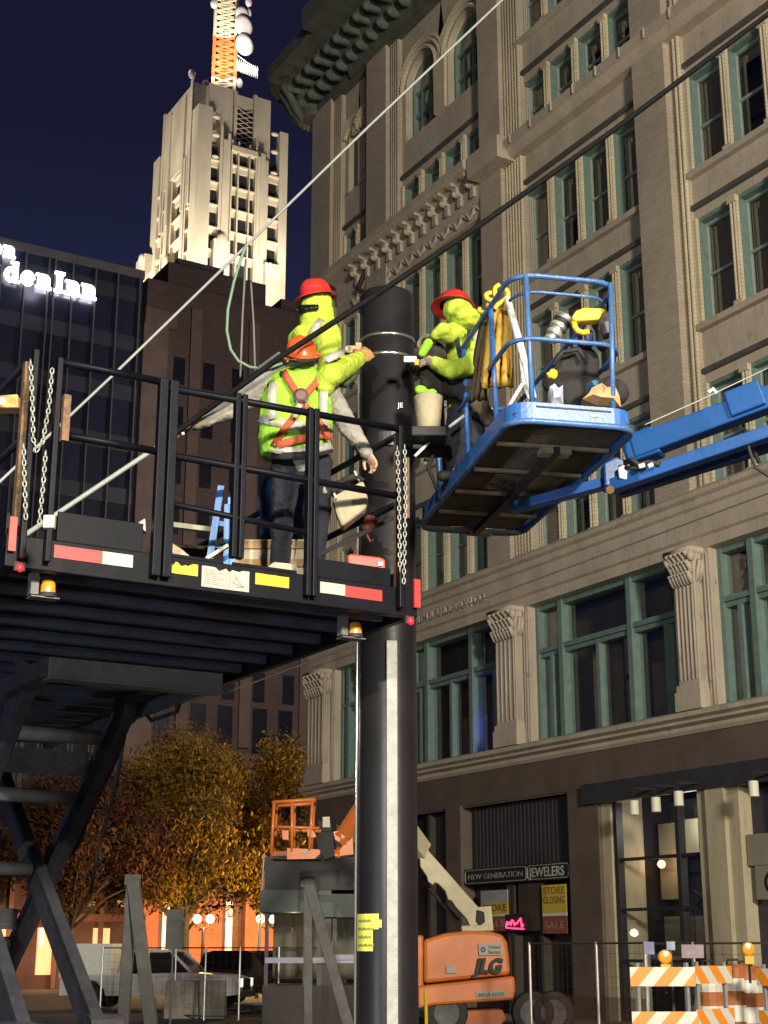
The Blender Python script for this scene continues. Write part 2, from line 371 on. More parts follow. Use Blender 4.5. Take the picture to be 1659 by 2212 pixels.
# arches of the third bay and small round heads of the end bay
def archwall(S,C,y0,y1,zb,zs,r,cy,X=23.1,top=32.2):
    """wall with a round-headed opening centred cy, spring zs, from y0 to y1"""
    n=18; arc=[(cy+r*math.cos(math.pi*k/n),zs+r*math.sin(math.pi*k/n)) for k in range(n+1)]
    for Xf in(X,X+.9):
        pass
    vs=[];fs=[]
    S.box(X,X+.9,y0,cy-r,zb,zs); S.box(X,X+.9,cy+r,y1,zb,zs)
    for k in range(n):
        (a,az),(b,bz)=arc[k],arc[k+1]
        ya=cy+(y1-cy if a>=cy else cy-y0)*( (a-cy)/r ) ; yb=cy+(y1-cy if b>=cy else cy-y0)*((b-cy)/r)
        f=[(X,a,az),(X,b,bz),(X,yb,top),(X,ya,top),(X+.9,a,az),(X+.9,b,bz),(X+.9,yb,top),(X+.9,ya,top)]
        S.add(f,[(0,1,2,3),(7,6,5,4),(1,0,4,5)])
    # side strips
    for rr,dx in((r+.12,.10),(r+.34,.06),(r+.50,.03)):
        C.path([(X-dx+.02,cy+rr*math.cos(math.pi*k/24),zs+rr*math.sin(math.pi*k/24)) for k in range(25)],.085,6)
for cy in(34.47,37.08):
    archwall(S,C,33.25 if cy<35 else 35.775,35.775 if cy<35 else 38.3,27.95,29.85,.98,cy)
C.box(22.98,23.12,35.45,36.1,27.95,30.1)
for cy in(40.86,41.74):
    archwall(S,C,40.25 if cy<41.3 else 41.3,41.3 if cy<41.3 else 42.35,27.9,30.1,.33,cy)
S.build('spandrel_wall',SMOOTH,st); C.build('mullion',CREAM,st,each=.03); D.build('string_course',DARKSTRIP,st,each=.02)
# body and side of the store, rear rooms
b=MB(); b.box(23.97,40,43.6,44.395,0,32.2); b.box(25.6,40,17,43.6,-.1,32.1); b.build('rear_wall',STONE,st)
b=MB()
for z in(6.0,11.2,15.2,19.4,23.5,27.2,32.0): b.box(24.0,25.6,17,43.6,z,z+.25)
for y in(17,22,25.3,29,32.4,36,39.3,43): b.box(24.2,25.6,y-.06,y+.06,0,32)
b.build('inner_floor',BLACKIN,st)
b=MB(); b.box(25.5,25.58,17,43.6,.1,32); b.build('inner_wall',BLACKIN,st)
# sills
b=MB()
for (y0,y1,n,rws) in BAYS:
    for (a,bb) in rws: b.box(22.92,23.35,y0+.01,y1-.01,a-.16,a+.004)
b.build('window_sill',SMOOTH,st,bevel=.01,each=.02)
# cornices and belts
def moulding(mb,y0,y1,prof):
    """prof: list of (x, z) outline going up, extruded along Y"""
    N=len(prof); vs=[(x,y0,z) for x,z in prof]+[(x,y1,z) for x,z in prof]
    mb.add(vs,[tuple(range(N)),tuple(range(2*N-1,N-1,-1))]+[(i,N+i,N+(i+1)%N,(i+1)%N) for i in range(N)])
c=MB()
moulding(c,16,44.3,[(24,6.42),(22.92,6.42),(22.86,6.5),(22.86,6.58),(22.72,6.64),(22.72,6.70),(22.60,6.76),(22.60,6.86),(22.80,6.93),(24,6.93)])
c.build('storefront_cornice',SMOOTH,st)
c=MB()
moulding(c,16,44.35,[(24,10.62),(22.98,10.62),(22.98,10.88),(22.90,10.93),(22.90,11.55),(22.82,11.60),(22.82,11.76),(22.72,11.82),(22.72,11.93),(22.84,12.03),(24,12.03)])
c.build('entablature',SMOOTH,st)
c=MB()
moulding(c,16,33.3,[(24,24.06),(22.78,24.06),(22.70,24.12),(22.62,24.30),(22.50,24.34),(22.50,24.56),(22.8,24.66),(24,24.66)])
for k in range(16): c.box(22.46,22.51,17.2+k*1.0,17.24+k*1.0,24.3,24.58)
c.box(22.3,22.9,31.6,33.2,24.0,24.72)
c.build('belt_course',SMOOTH,st)
c=MB()
moulding(c,33.3,42.4,[(24,23.05),(22.95,23.05),(22.9,23.15),(22.9,23.55),(22.84,23.62),(22.80,24.25),(22.30,24.40),(22.2,24.46),(22.2,24.68),(22.45,24.82),(24,24.82)])
c.build('bracket_cornice',SMOOTH,st)
c=MB()
for k in range(11):
    y=33.6+k*.72
    if y<41.2:
        c.box(22.55,22.9,y-.11,y+.11,24.02,24.4); c.ell((22.6,y,24.08),.13,.10,.10); c.box(22.72,22.9,y-.085,y+.085,23.72,24.03); c.box(22.35,22.62,y-.13,y+.13,24.28,24.42)
        c.path([(22.88,y-.2,23.25),(22.84,y,23.42),(22.86,y+.15,23.25),(22.84,y+.32,23.15),(22.86,y+.5,23.38)],.05,6); c.ell((22.88,y+.15,23.3),.04,.09,.08)
c.build('scroll_bracket',SMOOTH,st,each=.02)
# main roof cornice
c=MB()
moulding(c,30,44.9,[(24,32.1),(22.9,32.1),(22.75,32.35),(22.75,32.65),(22.55,32.8),(22.3,33.3),(21.25,33.45),(21.1,33.55),(21.05,34.0),(21.5,34.3),(24,34.3)])
moulding(c,30,41.3,[(24,32.15),(22.7,32.15),(22.5,32.6),(22.0,33.35),(20.75,33.5),(20.65,34.25),(24,34.35)])
c.lathe((22.9,44.5,0),[(0,32.05),(.45,32.1),(.55,32.6),(.9,33.2),(1.5,33.45),(1.75,33.6),(1.8,34.0),(1.3,34.3),(0,34.3)],16)
c.build('roof_cornice',COPPER,st)
c=MB()
for k in range(20):
    y=30.3+k*.74
    c.box(21.75,22.75,y-.15,y+.15,32.95,33.4); c.box(22.3,22.8,y-.17,y+.17,32.45,33.0); c.ell((22.42,y,32.62),.30,.15,.22); c.ell((21.78,y,33.1),.18,.15,.20); c.box(22.2,22.5,y+.27,y+.47,33.05,33.35)
for k in range(7):
    a=R(95-k*25); d=Vector((-math.cos(a-R(90)),math.sin(a-R(90)) ,0)); d=Vector((-math.cos(R(k*22)),math.sin(R(k*22)),0))
    o_=Vector((22.9,44.5,0))
    c.path([o_+d*.45+Vector((0,0,32.0)),o_+d*.75+Vector((0,0,32.4)),o_+d*1.0+Vector((0,0,32.8)),o_+d*1.35+Vector((0,0,33.2))],.15,8,rs=[.12,.2,.15,.15])
c.build('roof_bracket',COPPER,st,smooth=True,each=.01)
MB().path([(22.9,40.3,33),(22.88,40.3,31.5),(22.88,40.3,24.2),(22.7,40.6,23.5),(22.85,40.25,23.2),(22.88,40.25,20)],.09,8).build('downpipe',mat('maroon_pipe',(.055,.022,.022),.6,0,.2,4),st,smooth=True)
SASH=mat('grey_green_sash',(.25,.30,.27),.5,0,.15,6)
# window units: frame (part) > pane, curtain
def window(y0,y1,z0,z1,arch=None,curt=True,grid=False):
    f=MB(); X=23.132; X2=23.46; t=.125; ts=.045
    f.box(X,X2,y0,y0+t,z0,z1); f.box(X,X2,y1-t,y1,z0,z1); f.box(X,X2,y0+t,y1-t,z1-.09,z1); f.box(X+.15,X2,y0+t,y1-t,z0,z0+.08)
    for xx in(.05,.13): f.tube((X+xx,y1-t,z0),(X+xx,y1-t,z1-.09),.022,n=6)
    zm=z0+(z1-z0)*.48; sh_=MB(); xs_=X2-.14
    sh_.box(xs_,X2-.04,y0+t,y0+t+ts,z0+.08,z1-.09); sh_.box(xs_,X2-.04,y1-t-ts,y1-t,z0+.08,z1-.09); sh_.box(xs_+.02,X2-.05,y0+t+ts,y1-t-ts,zm-.03,zm+.035); sh_.box(xs_+.01,X2-.045,y0+t+ts,y1-t-ts,z1-.16,z1-.092); sh_.box(xs_+.01,X2-.045,y0+t+ts,y1-t-ts,z0+.082,z0+.15)
    if grid:
        ym=(y0+y1)/2; f.box(X+.12,X2-.07,ym-.03,ym+.03,z0+.08,zm-.035)
    o=f.build('window',TEAL,st,whole=True); sh_.build('sash',SASH,o,whole=True)
    pn=MB(); XP=X2-.08; pn.add([(XP,y0+t,z0+.05),(XP,y1-t,z0+.05),(XP,y1-t,z1-.05),(XP,y0+t,z1-.05)],[(0,3,2,1)]); pn.build('pane',PANE,o)
    if curt:
        zt=z1-.05; zb=z0+(z1-z0)*random.choice([0,0,.05,.3,.45]); cm=MB(); N=14; vs=[]
        ya=y0+t; yb=y1-t
        wd_=random.choice([1,1,.62,.7,.55])
        for k in range(N+1):
            yy=yb-(yb-ya)*wd_*(1-k/N); xx=X2+.05+.03*math.sin(k*1.9+y0*5)
            vs+=[(xx,yy,zb),(xx,yy,zt)]
        cm.add(vs,[(2*k,2*k+2,2*k+3,2*k+1) for k in range(N)]); cm.build('curtain',CURTAIN,o)
    return o
for (a,b_,c_,d_) in OPS: window(a,b_,c_,d_,curt=random.random()<.8)
for cy,r,zs,zb in((34.47,.98,29.85,27.95),(37.08,.98,29.85,27.95),(40.86,.33,30.1,27.9),(41.74,.33,30.1,27.9)):
    f=MB(); X=23.30
    arc=[(X+.14,cy-r+.06,zb)]+[(X+.14,cy-(r-.06)*math.cos(math.pi*k/20),zs+(r-.06)*math.sin(math.pi*k/20)) for k in range(21)]+[(X+.14,cy+r-.06,zb)]
    f.path(arc,.11,4)
    f.box(X+.1,X+.28,cy-r,cy+r,zb,zb+.08)
    if r>.5:
        f.box(X+.14,X+.26,cy-.03,cy+.03,zb,zs+r-.15)
        for z in(zb+.95,zs-.05): f.box(X+.12,X+.27,cy-r+.1,cy+r-.1,z-.04,z+.04)
        for yy in(cy-.5,cy+.5): f.box(X+.15,X+.25,yy-.02,yy+.02,zb,zs)
    o=f.build('arched_window',TEAL,st)
    pn=MB(); N=24; vs=[(X+.2,cy-r,zb),(X+.2,cy+r,zb)]+[(X+.2,cy+r*math.cos(math.pi*k/N),zs+r*math.sin(math.pi*k/N)) for k in range(N+1)]
    pn.add(vs,[tuple(range(len(vs)-1,-1,-1))]); pn.build('pane',PANE,o)
# big first-floor display windows, Corinthian piers
bigp=[(24.6,25.85),(31.7,33.2),(38.2,40.0),(42.6,44.3),(17.3,18.9)]
pb=MB(); cp=MB(); fl=MB()
for a,b_ in bigp:
    m=(a+b_)/2
    pb.box(23.0,24.0,a,b_,6.9,10.64); pb.box(22.76,24.0,a+.29,b_-.29,6.901,10.0)
    pb.box(22.68,24.0,a+.2,b_-.2,6.92,7.35); pb.box(22.71,23.9,a+.24,b_-.24,7.35,7.50)
    for k in range(5):
        y=a+.36+k*(b_-a-.72)/4
        fl.tube((22.765,y,7.6),(22.765,y,9.8),.035,n=6)
    for k in range(2):
        fl.tube((22.84+k*.08,a+.292,7.55),(22.84+k*.08,a+.292,10.0),.025,n=6); fl.tube((23.0,a+.08+k*.1,7.0),(23.0,a+.08+k*.1,10.5),.035,n=6)
    cp.box(22.58,24,a+.16,b_-.16,10.52,10.645); cp.box(22.80,23.98,a+.27,b_-.27,9.98,10.53)
    for row,(z,n_) in enumerate(((9.85,7),(10.1,6),(10.32,5))):
        for k in range(n_):
            y=a+.32+k*(b_-a-.64)/(n_-1)
            cp.path([(22.74,y,z-.05),(22.68,y,z+.10),(22.62-.03*row,y,z+.20),(22.57-.03*row,y,z+.17)],.07,6,rs=[.05,.075,.06,.035])
    for y in(a+.22,b_-.22): cp.ell((22.66,y,10.42),.10,.085,.12)
    for k in range(3): cp.path([(22.86+.1*k,a+.29,9.85),(22.86+.1*k,a+.24,10.05),(22.86+.1*k,a+.17,10.3),(22.86+.1*k,a+.2,10.36)],.05,6,rs=[.04,.06,.05,.03])
pb.build('display_pier',SMOOTH,st); fl.build('fluting',SMOOTH,st,smooth=True,each=.5); cp.build('leaf_capital',SMOOTH,st,smooth=True,each=.4)
def bigwin(y0,y1):
    X=23.28;X2=23.55; f=MB(); z0,z1,zt=6.93,10.62,9.42
    w=y1-y0; majors=[y0,y0+w*.33,y0+w*.81,y1]
    f.box(X-.03,X2,y0,y0+.12,z0,z1); f.box(X-.03,X2,y1-.12,y1,z0,z1); f.box(X,X2,y0+.12,y1-.12,z1-.14,z1); f.box(X,X2,y0+.12,y1-.12,z0,z0+.12)
    for y in majors[1:-1]: f.box(X-.06,X2+.01,y-.085,y+.085,z0+.005,z1-.005)
    f.box(X-.03,X2-.01,y0+.12,y1-.12,zt-.10,zt+.03); f.box(X+.03,X2-.02,y0+.12,y1-.12,zt-.22,zt-.11)
    for y in(y0+w*.12,y0+w*.565,y0+w*.90): f.box(X+.02,X2-.02,y-.06,y+.06,z0+.1,zt-.12)
    o=f.build('display_window',TEAL,st,whole=True)
    MB().add([(X+.18,y0,z0),(X+.18,y1,z0),(X+.18,y1,z1),(X+.18,y0,z1)],[(0,3,2,1)]).build('pane',PANE,o)
    return o
for a,b_ in((18.9,24.6),(25.85,31.7),(33.2,38.2),(40.0,42.6)): bigwin(a,b_)
b=MB(); b.box(24.55,24.62,17,43,6.6,10.7)
b.build('display_room_wall',ROOM,st)
b=MB()
for (y,w_,z0,z1,xx) in((27.3,.9,6.6,8.6,25.1),(29.2,1.1,6.6,9.3,24.9),(28.3,.3,6.6,8.2,24.6),(35.5,1.2,6.6,8.3,25.0),(22.0,1.5,6.6,9.0,25.0),(27.9,.5,8.3,9.4,24.4)):
    b.box(xx-.85,xx-.75,y,y+w_,z0,z1)
b.build('display_stand',mat('pale_display_panel',(.20,.14,.085),.8,0,.3,1),st)
bl_=MB(); bl_.ell((23.75,33.95,7.75),.07,.06,.26); o=bl_.build('blue_bulb',emit('blue_bulb',(.02,.03,1),6),st,smooth=True)
lamp('blue_display_light','POINT',(23.75,34.1,7.8),14,(.05,.08,1),.1)
t_=text('frieze_lettering','MELDRUM & ANDERSON CO.',SMOOTH,st,(22.895,38.25,11.12),(0,-1,0),(0,0,1),.36,.035,fit=4.75,bold=.01)
# ground floor
b=MB(); b.box(22.95,24.0,16,44.3,5.55,6.42); b.box(22.9,24,35.0,35.75,0,5.56); b.box(22.9,24,28.9,30.1,0,5.56); b.box(22.9,24,42.2,44.3,0,5.56)
b.box(22.98,23.02,16,44.2,5.5,5.62)
b.build('ground_floor_wall',DIM,st)
b=MB(); b.box(22.78,22.95,16,29.4,5.14,5.62); b.build('dark_fascia',mat('charcoal_fascia',(.035,.035,.04),.5,0,.2,3),st)
b=MB(); b.box(22.95,24,24.1,25.42,.1,5.6); b.box(22.84,22.96,24.45,25.05,.1,5.5); b.box(23.0,24,28.55,28.9,.1,5.5); b.build('cream_stone_pier',mat('cream_stone',(.42,.36,.24),.8,0,.15,1.2,.3,12,stretch=(2,2,.3),dirt=(.22,.19,.13),dirtamt=.3),st,bevel=.01)
sh=MB(); 
for k in range(52): sh.box(23.2+(.02 if k%2 else 0),23.4,30.25+k*.088,30.25+k*.088+.087,3.84,5.5)
sh.build('ribbed_shutter',mat('dark_shutter',(.035,.032,.035),.6,0,.2,3),st)
b=MB(); b.box(23.35,23.5,30.1,35.0,.1,3.45); b.box(23.3,23.5,35.75,42.2,.1,5.5); b.build('dark_shopfront',mat('dark_shopfront',(.018,.016,.018),.35,0,.3,2),st)
b=MB()
for y in(33.0,32.8,31.55,30.25): b.box(23.1,23.36,y,y+.12,.1,3.45)
b.box(23.1,23.36,31.7,32.6,2.2,3.4)
for y in(36.9,38.9,40.9): b.box(23.1,23.32,y,y+.14,.1,5.5)
b.build('shop_door_frame',mat('bronze_frame',(.07,.062,.05),.5,.2,.2,3),st)
# glazed lobby bay of the ground floor (Y 25.4-28.6)
b=MB()
for y in(25.42,26.2,28.4): b.box(23.05,23.25,y,y+.12,.1,5.14)
for z in(.1,1.45,2.6,3.75): b.box(23.08,23.22,25.5,28.5,z,z+.07)
b.bar((23.4,26.2,3.0),(23.4,25.6,2.65),.05,.05); b.bar((23.4,25.6,3.0),(23.4,26.2,2.65),.05,.05)
b.build('lobby_frame',mat('lobby_dark_frame',(.03,.03,.035),.4,.2,.2,3),st)
MB().add([(23.16,25.5,.15),(23.16,28.5,.15),(23.16,28.5,5.1),(23.16,25.5,5.1)],[(0,3,2,1)]).build('lobby_glass',PANE,st)
b=MB()
for (y0_,y1_,z0,z1) in((27.55,28.35,2.9,4.7),(26.9,27.4,3.9,4.75),(26.35,26.7,4.0,4.6),(27.4,28.3,.9,2.5),(26.4,27.2,1.6,2.5),(25.5,26.1,3.9,4.6),(25.5,26.1,2.7,3.4)):
    b.box(24.6,24.75,y0_+.35,y1_+.35,z0,z1)
b.build('lobby_panel',mat('lobby_cream_panel',(.40,.36,.24),.8,0,.15,2),st)
b=MB(); b.box(25.2,25.3,25,29.5,.1,5.3); b.build('lobby_wall',mat('lobby_wall_tone',(.09,.08,.06),.8,0,.3,1),st)
lw=MB(); lw.ell((24.35,28.35,3.72),.10); lw.build('wall_sconce',emit('warm_bulb',(1,.55,.25),3),st,smooth=True)
lamp('lobby_bulb','POINT',(24.2,28.3,3.72),9,(1,.6,.35),.08)
lamp('lobby_ceiling','POINT',(24.1,27.0,4.6),34,(1,.97,.85),.2)
b=MB(); b.box(23.05,23.2,19,24.05,3.45,4.1); b.box(23.05,23.2,19,23.85,2.75,3.44); b.build('cream_sign_panel',mat('cream_sign',(.24,.22,.16),.7,0,.12,2),st)
text('sign_letter','CITY COURT',INK,st,(23.045,23.62,2.85),(0,-1,0),(0,0,1),.7,.01,fit=4.2)
b=MB(); b.box(23.3,23.45,19,24.1,.1,5.5); b.build('side_shopfront',mat('violet_dark_glass',(.03,.028,.045),.2,0,.3,2),st)
for (x,y,h) in((1370,1733,26),(1417,1727,24),(1466,1712,28),(1628,1688,34)):
    pz=PX(x,y+h/2,22.2); o=thing('pendant_lamp',{1370:'small white cylinder lamp under the dark fascia, farthest left of four',1417:'white cylinder lamp under the fascia, second from left and narrowest',1466:'white cylinder lamp under the fascia just left of the cream stone pier',1628:'largest white cylinder lamp under the fascia right of the cream stone pier'}[x],'lamp',pz,'cylinder lamps under the shop fascia')
    MB().tube(pz+Vector((0,0,-.15)),pz+Vector((0,0,.17)),.105,n=18).build('lamp_shade',mat('white_lamp_shade',(.70,.68,.55),.5,0,.05),o,smooth=False,bevel=.006)
    MB().tube(pz+Vector((0,0,.17)),Vector((pz.x,pz.y,5.3)),.012,n=6).build('stem',BLK,o)
    MB().bar(Vector((pz.x,pz.y,5.28)),Vector((22.8,pz.y,5.28)),.04,.04).build('bracket',BLK,o)
# jeweller sign, posters, neon
sg=thing('shop_sign','long dark shop sign with rounded white outline and pale lettering above the doorway','sign',(22.95,32.5,3.6))
MB().box(22.98,23.12,30.2,34.95,3.42,3.84).build('sign_board',mat('sign_black',(.02,.018,.018),.4,0,.2,3),sg)
def rrect(y0,y1,z0,z1,r,x):
    pts=[]
    for cy,cz,a in((y1-r,z1-r,0),(y0+r,z1-r,90),(y0+r,z0+r,180),(y1-r,z0+r,270)):
        for k in range(6): t=R(a+k*18); pts.append((x,cy+r*math.cos(t),cz+r*math.sin(t)))
    return pts
OUTL=mat('sign_white_line',(.30,.29,.27),.5,0,.2,9)
MB().path(rrect(32.05,34.9,3.46,3.80,.07,22.975),.014,6,True).path(rrect(30.25,31.98,3.46,3.80,.07,22.975),.014,6,True).build('sign_outline',OUTL,sg)
text('sign_words','NEW GENERATION',OUTL,sg,(22.975,34.78,3.56),(0,-1,0),(0,0,1),.2,.006,fit=2.55)
text('sign_words','JEWELERS',mat('sign_bright_letters',(.45,.44,.40),.5,0,.3,5),sg,(22.972,31.9,3.52),(0,-1,0),(0,0,1),.33,.006,fit=1.5,bold=.01)
def poster(label,y0,y1,z0,z1,words,top):
    o=thing('poster',label,'poster',(23.0,(y0+y1)/2,z0),'closing-sale posters in the shop doorway')
    h=z1-z0
    MB().box(23.0,23.03,y0,y1,z0+h*.42,z1-(h*.3 if top else 0)).build('yellow_panel',mat('poster_yellow',(.55,.42,.05),.7,0,.15,4),o)
    MB().box(23.0,23.03,y0,y1,z0,z0+h*.36).build('red_panel',mat('poster_red',(.25,.075,.05),.7,0,.2,4),o)
    MB().box(23.001,23.03,y0,y1,z0+h*.36,z0+h*.42).build('white_strip',WHTAPE,o)
    if top: MB().box(23.0,23.03,y0,y1,z1-h*.3,z1).build('white_panel',mat('poster_white',(.34,.32,.34),.7,0,.15,4),o)
    rd=mat('poster_ink',(.28,.06,.03),.7,0,.2,9)
    for k,wd in enumerate(words): text('poster_words',wd,rd,o,(22.995,y1-.06,z1-(h*.3 if top else 0)-.22-.23*k),(0,-1,0),(0,0,1),.24,.003,fit=(y1-y0)-.12,bold=.01)
    text('poster_words','SALE',mat('poster_pale',(.35,.25,.20),.7),o,(22.995,y1-.08,z0+.12),(0,-1,0),(0,0,1),.25,.003,fit=(y1-y0)-.2)
poster('yellow and red sale poster on the right side of the dark doorway',30.42,31.42,2.12,3.3,['STORE','CLOSING'],False)
poster('white topped yellow and red sale poster behind the cream boom',32.95,34.2,2.2,3.25,['STORE'],True)
nn=thing('neon_sign','small glowing red neon sign between the two posters','neon sign',(22.98,32.3,2.3))
pts=[Vector((22.97,33.0-.055*k,2.30+.10*abs(math.sin(k*1.7))+.04*math.sin(k*.8)+(.12 if k in(5,6,11,12) else 0))) for k in range(15)]
MB().path(pts,.022,6).path([(22.97,33.0,2.28),(22.97,32.2,2.24)],.016,6).build('neon_tube',emit('neon_red',(1,.03,.10),5),nn)
MB().box(22.99,23.03,32.15,33.05,2.2,2.62).build('neon_back',BLK,nn)
# ============================================================ TOWER
T=1.46
def tx(X): return X*T
tw=thing('lit_tower','tall floodlit cream art deco tower with stepped corners behind the dark blocks','tower',(84,200,0))
TST=mat('white_glazed_terracotta',(.60,.53,.42),.6,0,.18,.35,.5,1.2,stretch=(1,1,.35))
TDK=mat('tower_window_dark',(.02,.018,.02),.4,0,.2,1)
b=MB()
X0,X1=77.6,93.2; YF,YB=190,208.6
def blk(a0,a1,b0,b1,z0,z1): b.box(a0,a1,b0,b1,z0,z1)
blk(79.8,90.5,190.9,207,60,122.4)
blk(78.4,92.6,191.2,208,60,122.0)
blk(79.82,90.48,191.5,205,122.3,132.4)
# front crown arm: flat panels either side of the grille
blk(79.8,83.9,191.2,205,122.9,133.3); blk(84.0,84.5,190.8,192,120,133.0); blk(87.4,88.0,190.8,192,120,133.4); blk(88.05,90.5,191.1,205,122.5,133.3)
blk(84.5,87.4,191.3,192,130.3,132.8)
# left crown arm
blk(77.62,79.9,192.4,204.6,120,133.4); blk(77.3,77.7,195,195.6,112,132); blk(77.3,77.7,201,201.6,112,132); blk(77.4,77.7,192.4,193.2,112,134.0); blk(77.4,77.7,203.9,204.6,112,133.8)
# corner piers and ribs
for (a0,a1,z,pr) in((77.61,80.0,128.3,.02),(81.4,81.9,125.5,.1),(81.9,82.7,123.2,.25),(82.7,83.2,124.5,.1),(83.3,83.55,123.5,.2),(84.45,84.7,123.5,.2),(86.4,86.6,123.5,.2),(87.5,87.75,123.5,.2),(87.85,88.4,122,.1),(88.4,89.2,122.6,.25),(89.2,89.8,121.5,.1),(91.75,93.2,127.6,0)):
    blk(a0,a1,190-pr,191.4,60,z)
for (a0,a1,z,pr) in((190,192.4,128.31,0),(193.6,194.1,122,.1),(194.2,195.4,121,.2),(199.3,199.8,119,.1),(200.9,202.3,121,.2),(203.2,203.7,124,.1),(206.0,208.6,127.0,0)):
    blk(77.6-pr,79.2,a0,a1,60,z)
blk(76.3,79,207,211,60,109.5); blk(76.9,78.5,204,207,60,106); blk(89.2,91.6,188.9,192,60,103.5); blk(80.6,83.2,189.2,192,60,105.5)
b.build('shaft',TST,tw)
b=MB()
for (a0,a1) in((80.0,81.4),(84.7,86.4),(83.55,84.45),(86.6,87.5),(90.0,91.7)):
    for k in range(12):
        z=75.9+k*3.85
        if z<(120 if a0 in(84.7,83.55,86.6) else 127): b.box(a0,a1,190.35,190.9,z,z+1.0); b.box(a0-.05,a1+.05,189.95,190.5,z+.9,z+1.15)
for z in(119.9,123.7,126.9): b.ell((80.7,190.2,z),.65,.4,.35); b.ell((90.9,190.2,z),.65,.4,.35)
b.box(83.3,87.8,189.6,191,121.6,122.5)
for (a0,a1) in((192.5,193.6),(195.5,199.2),(202.4,203.2),(204.7,206)):
    for k in range(12):
        z=75.9+k*3.85; b.box(77.95,78.4,a0,a1,z,z+1.0); b.box(77.5,78.1,a0-.05,a1+.05,z+.9,z+1.15)
for k in range(7): b.ell((89.9+.12*k,188.8,103.2-.2*k),.35)
b.ell((82,189.3,105.4),1.0,.5,1.3); b.ell((77.2,200,105),.6,1.0,1.4); b.ell((76.2,208,108.8),.6,.8,1.0)
b.build('spandrel_ornament',TST,tw)
wn=MB()
for (a0,a1) in((80.1,81.3),(84.75,86.35),(83.6,84.4),(86.65,87.45),(90.1,91.5)):
    for k in range(12):
        z=77.05+k*3.85
        if z<(120 if a0 in(84.75,83.6,86.65) else 124): wn.box(a0,a1,190.62,190.68,z,z+2.55)
for (a0,a1) in((192.6,193.5),(196.0,197.2),(197.7,198.9),(202.5,203.1),(204.8,205.8)):
    for k in range(12):
        z=77.05+k*3.85; wn.box(78.2,78.26,a0,a1,z,z+2.55)
wn.box(84.52,87.38,191.25,191.29,122.6,130.2)
wn.build('tower_windows',TDK,tw)
gr=MB()
for k in range(8):
    z=122.8+k*.9; z2=min(z+1.2,130.3); gr.bar((84.5,191.1,z),(87.4,191.1,z2),.05,.12); gr.bar((87.4,191.08,z),(84.5,191.08,z2),.05,.12)
gr.build('lattice_grille',TST,tw)
mc=Vector((84.7,197,0)); mast=MB(); rad=2.45
for i,(z0,z1) in enumerate(((133,138),(138,145.6),(145.6,157.5),(157.5,165))):
    mast.mi=[0,1,0,2][i]
    for a in(0,90,180,270):
        o_=Vector((math.cos(R(a+20))*rad,math.sin(R(a+20))*rad,0)); o2=Vector((math.cos(R(a+110))*rad,math.sin(R(a+110))*rad,0))
        mast.bar(mc+o_+Vector((0,0,z0)),mc+o_+Vector((0,0,z1)),.42,.42)
        n_=max(2,int((z1-z0)/1.1))
        for k in range(n_):
            za=z0+(z1-z0)*k/n_; zb=z0+(z1-z0)*(k+1)/n_
            mast.bar(mc+o_+Vector((0,0,za)),mc+o2+Vector((0,0,zb)),.28,.28); mast.bar(mc+o2*.98+Vector((0,0,za)),mc+o_*.98+Vector((0,0,zb)),.24,.24)
            mast.bar(mc+o_+Vector((0,0,za)),mc+o2+Vector((0,0,za)),.2,.2)
for a in(40,130,220,310): 
    o_=Vector((math.cos(R(a))*1.2,math.sin(R(a))*1.2,0)); mast.mi=2; mast.bar(mc+o_+Vector((0,0,133)),mc+o_+Vector((0,0,165)),.35,.35)
mast.build('lattice_mast',[mat('mast_white',(.70,.62,.46),.5,0,.15,1),mat('mast_orange',(.80,.20,.07),.5,0,.2,1),mat('mast_dark_red',(.22,.04,.025),.6,0,.2,1)],tw)
ds=MB()
for (x,y,r_) in((525,98,1.75),(523,57,1.75),(520,32,1.3)): ds.lathe(PY(x,y,194),[(0,.0),(r_*.6,.12),(r_,.4),(r_,.55),(r_*.6,.7),(0,.75)],20,axis=(.2,-1,-.3))
for (x,y) in((517,180),(415,160),(444,183),(462,8),(537,5),(536,28)): ds.ell(PY(x,y,194),.6,.45,.9)
ds.build('dish_antenna',mat('dish_grey',(.5,.47,.52),.5,0,.1,1),tw,smooth=True)
an=MB(); a0=PY(512,140,194); a1=PY(556,157,193); an.bar(a0,a1,.6,.9)
for k in range(11):
    p_=a0.lerp(a1,k/10); an.bar(p_+Vector((0,0,-1.1)),p_+Vector((0,0,1.1)),.12,.12)
an.bar(a0+Vector((0,0,1.8)),a1+Vector((0,0,.5)),.1,.1)
an.build('yagi_antenna',WHITE,tw)
FL=(1,.89,.70)
for (l,t_,pw,an_) in(((86,173,88),(86,190,110),46000,85),((79,176,88),(80,190,112),22000,80),((60,199,88),(77,199,112),90000,88),((91,178,92),(91,190,118),12000,60),((56,190,120),(78,200,130),9000,60)):
    lamp('tower_floodlight','SPOT',l,pw*1.0,FL,.8,t_,an_,.8)
lamp('mast_floodlight','SPOT',(82,184,134),30000,(1,.88,.70),.5,(85,197,149),85,.8)
lamp('mast_floodlight','SPOT',(73,196,134),20000,(1,.88,.70),.5,(84,197,149),85,.8)
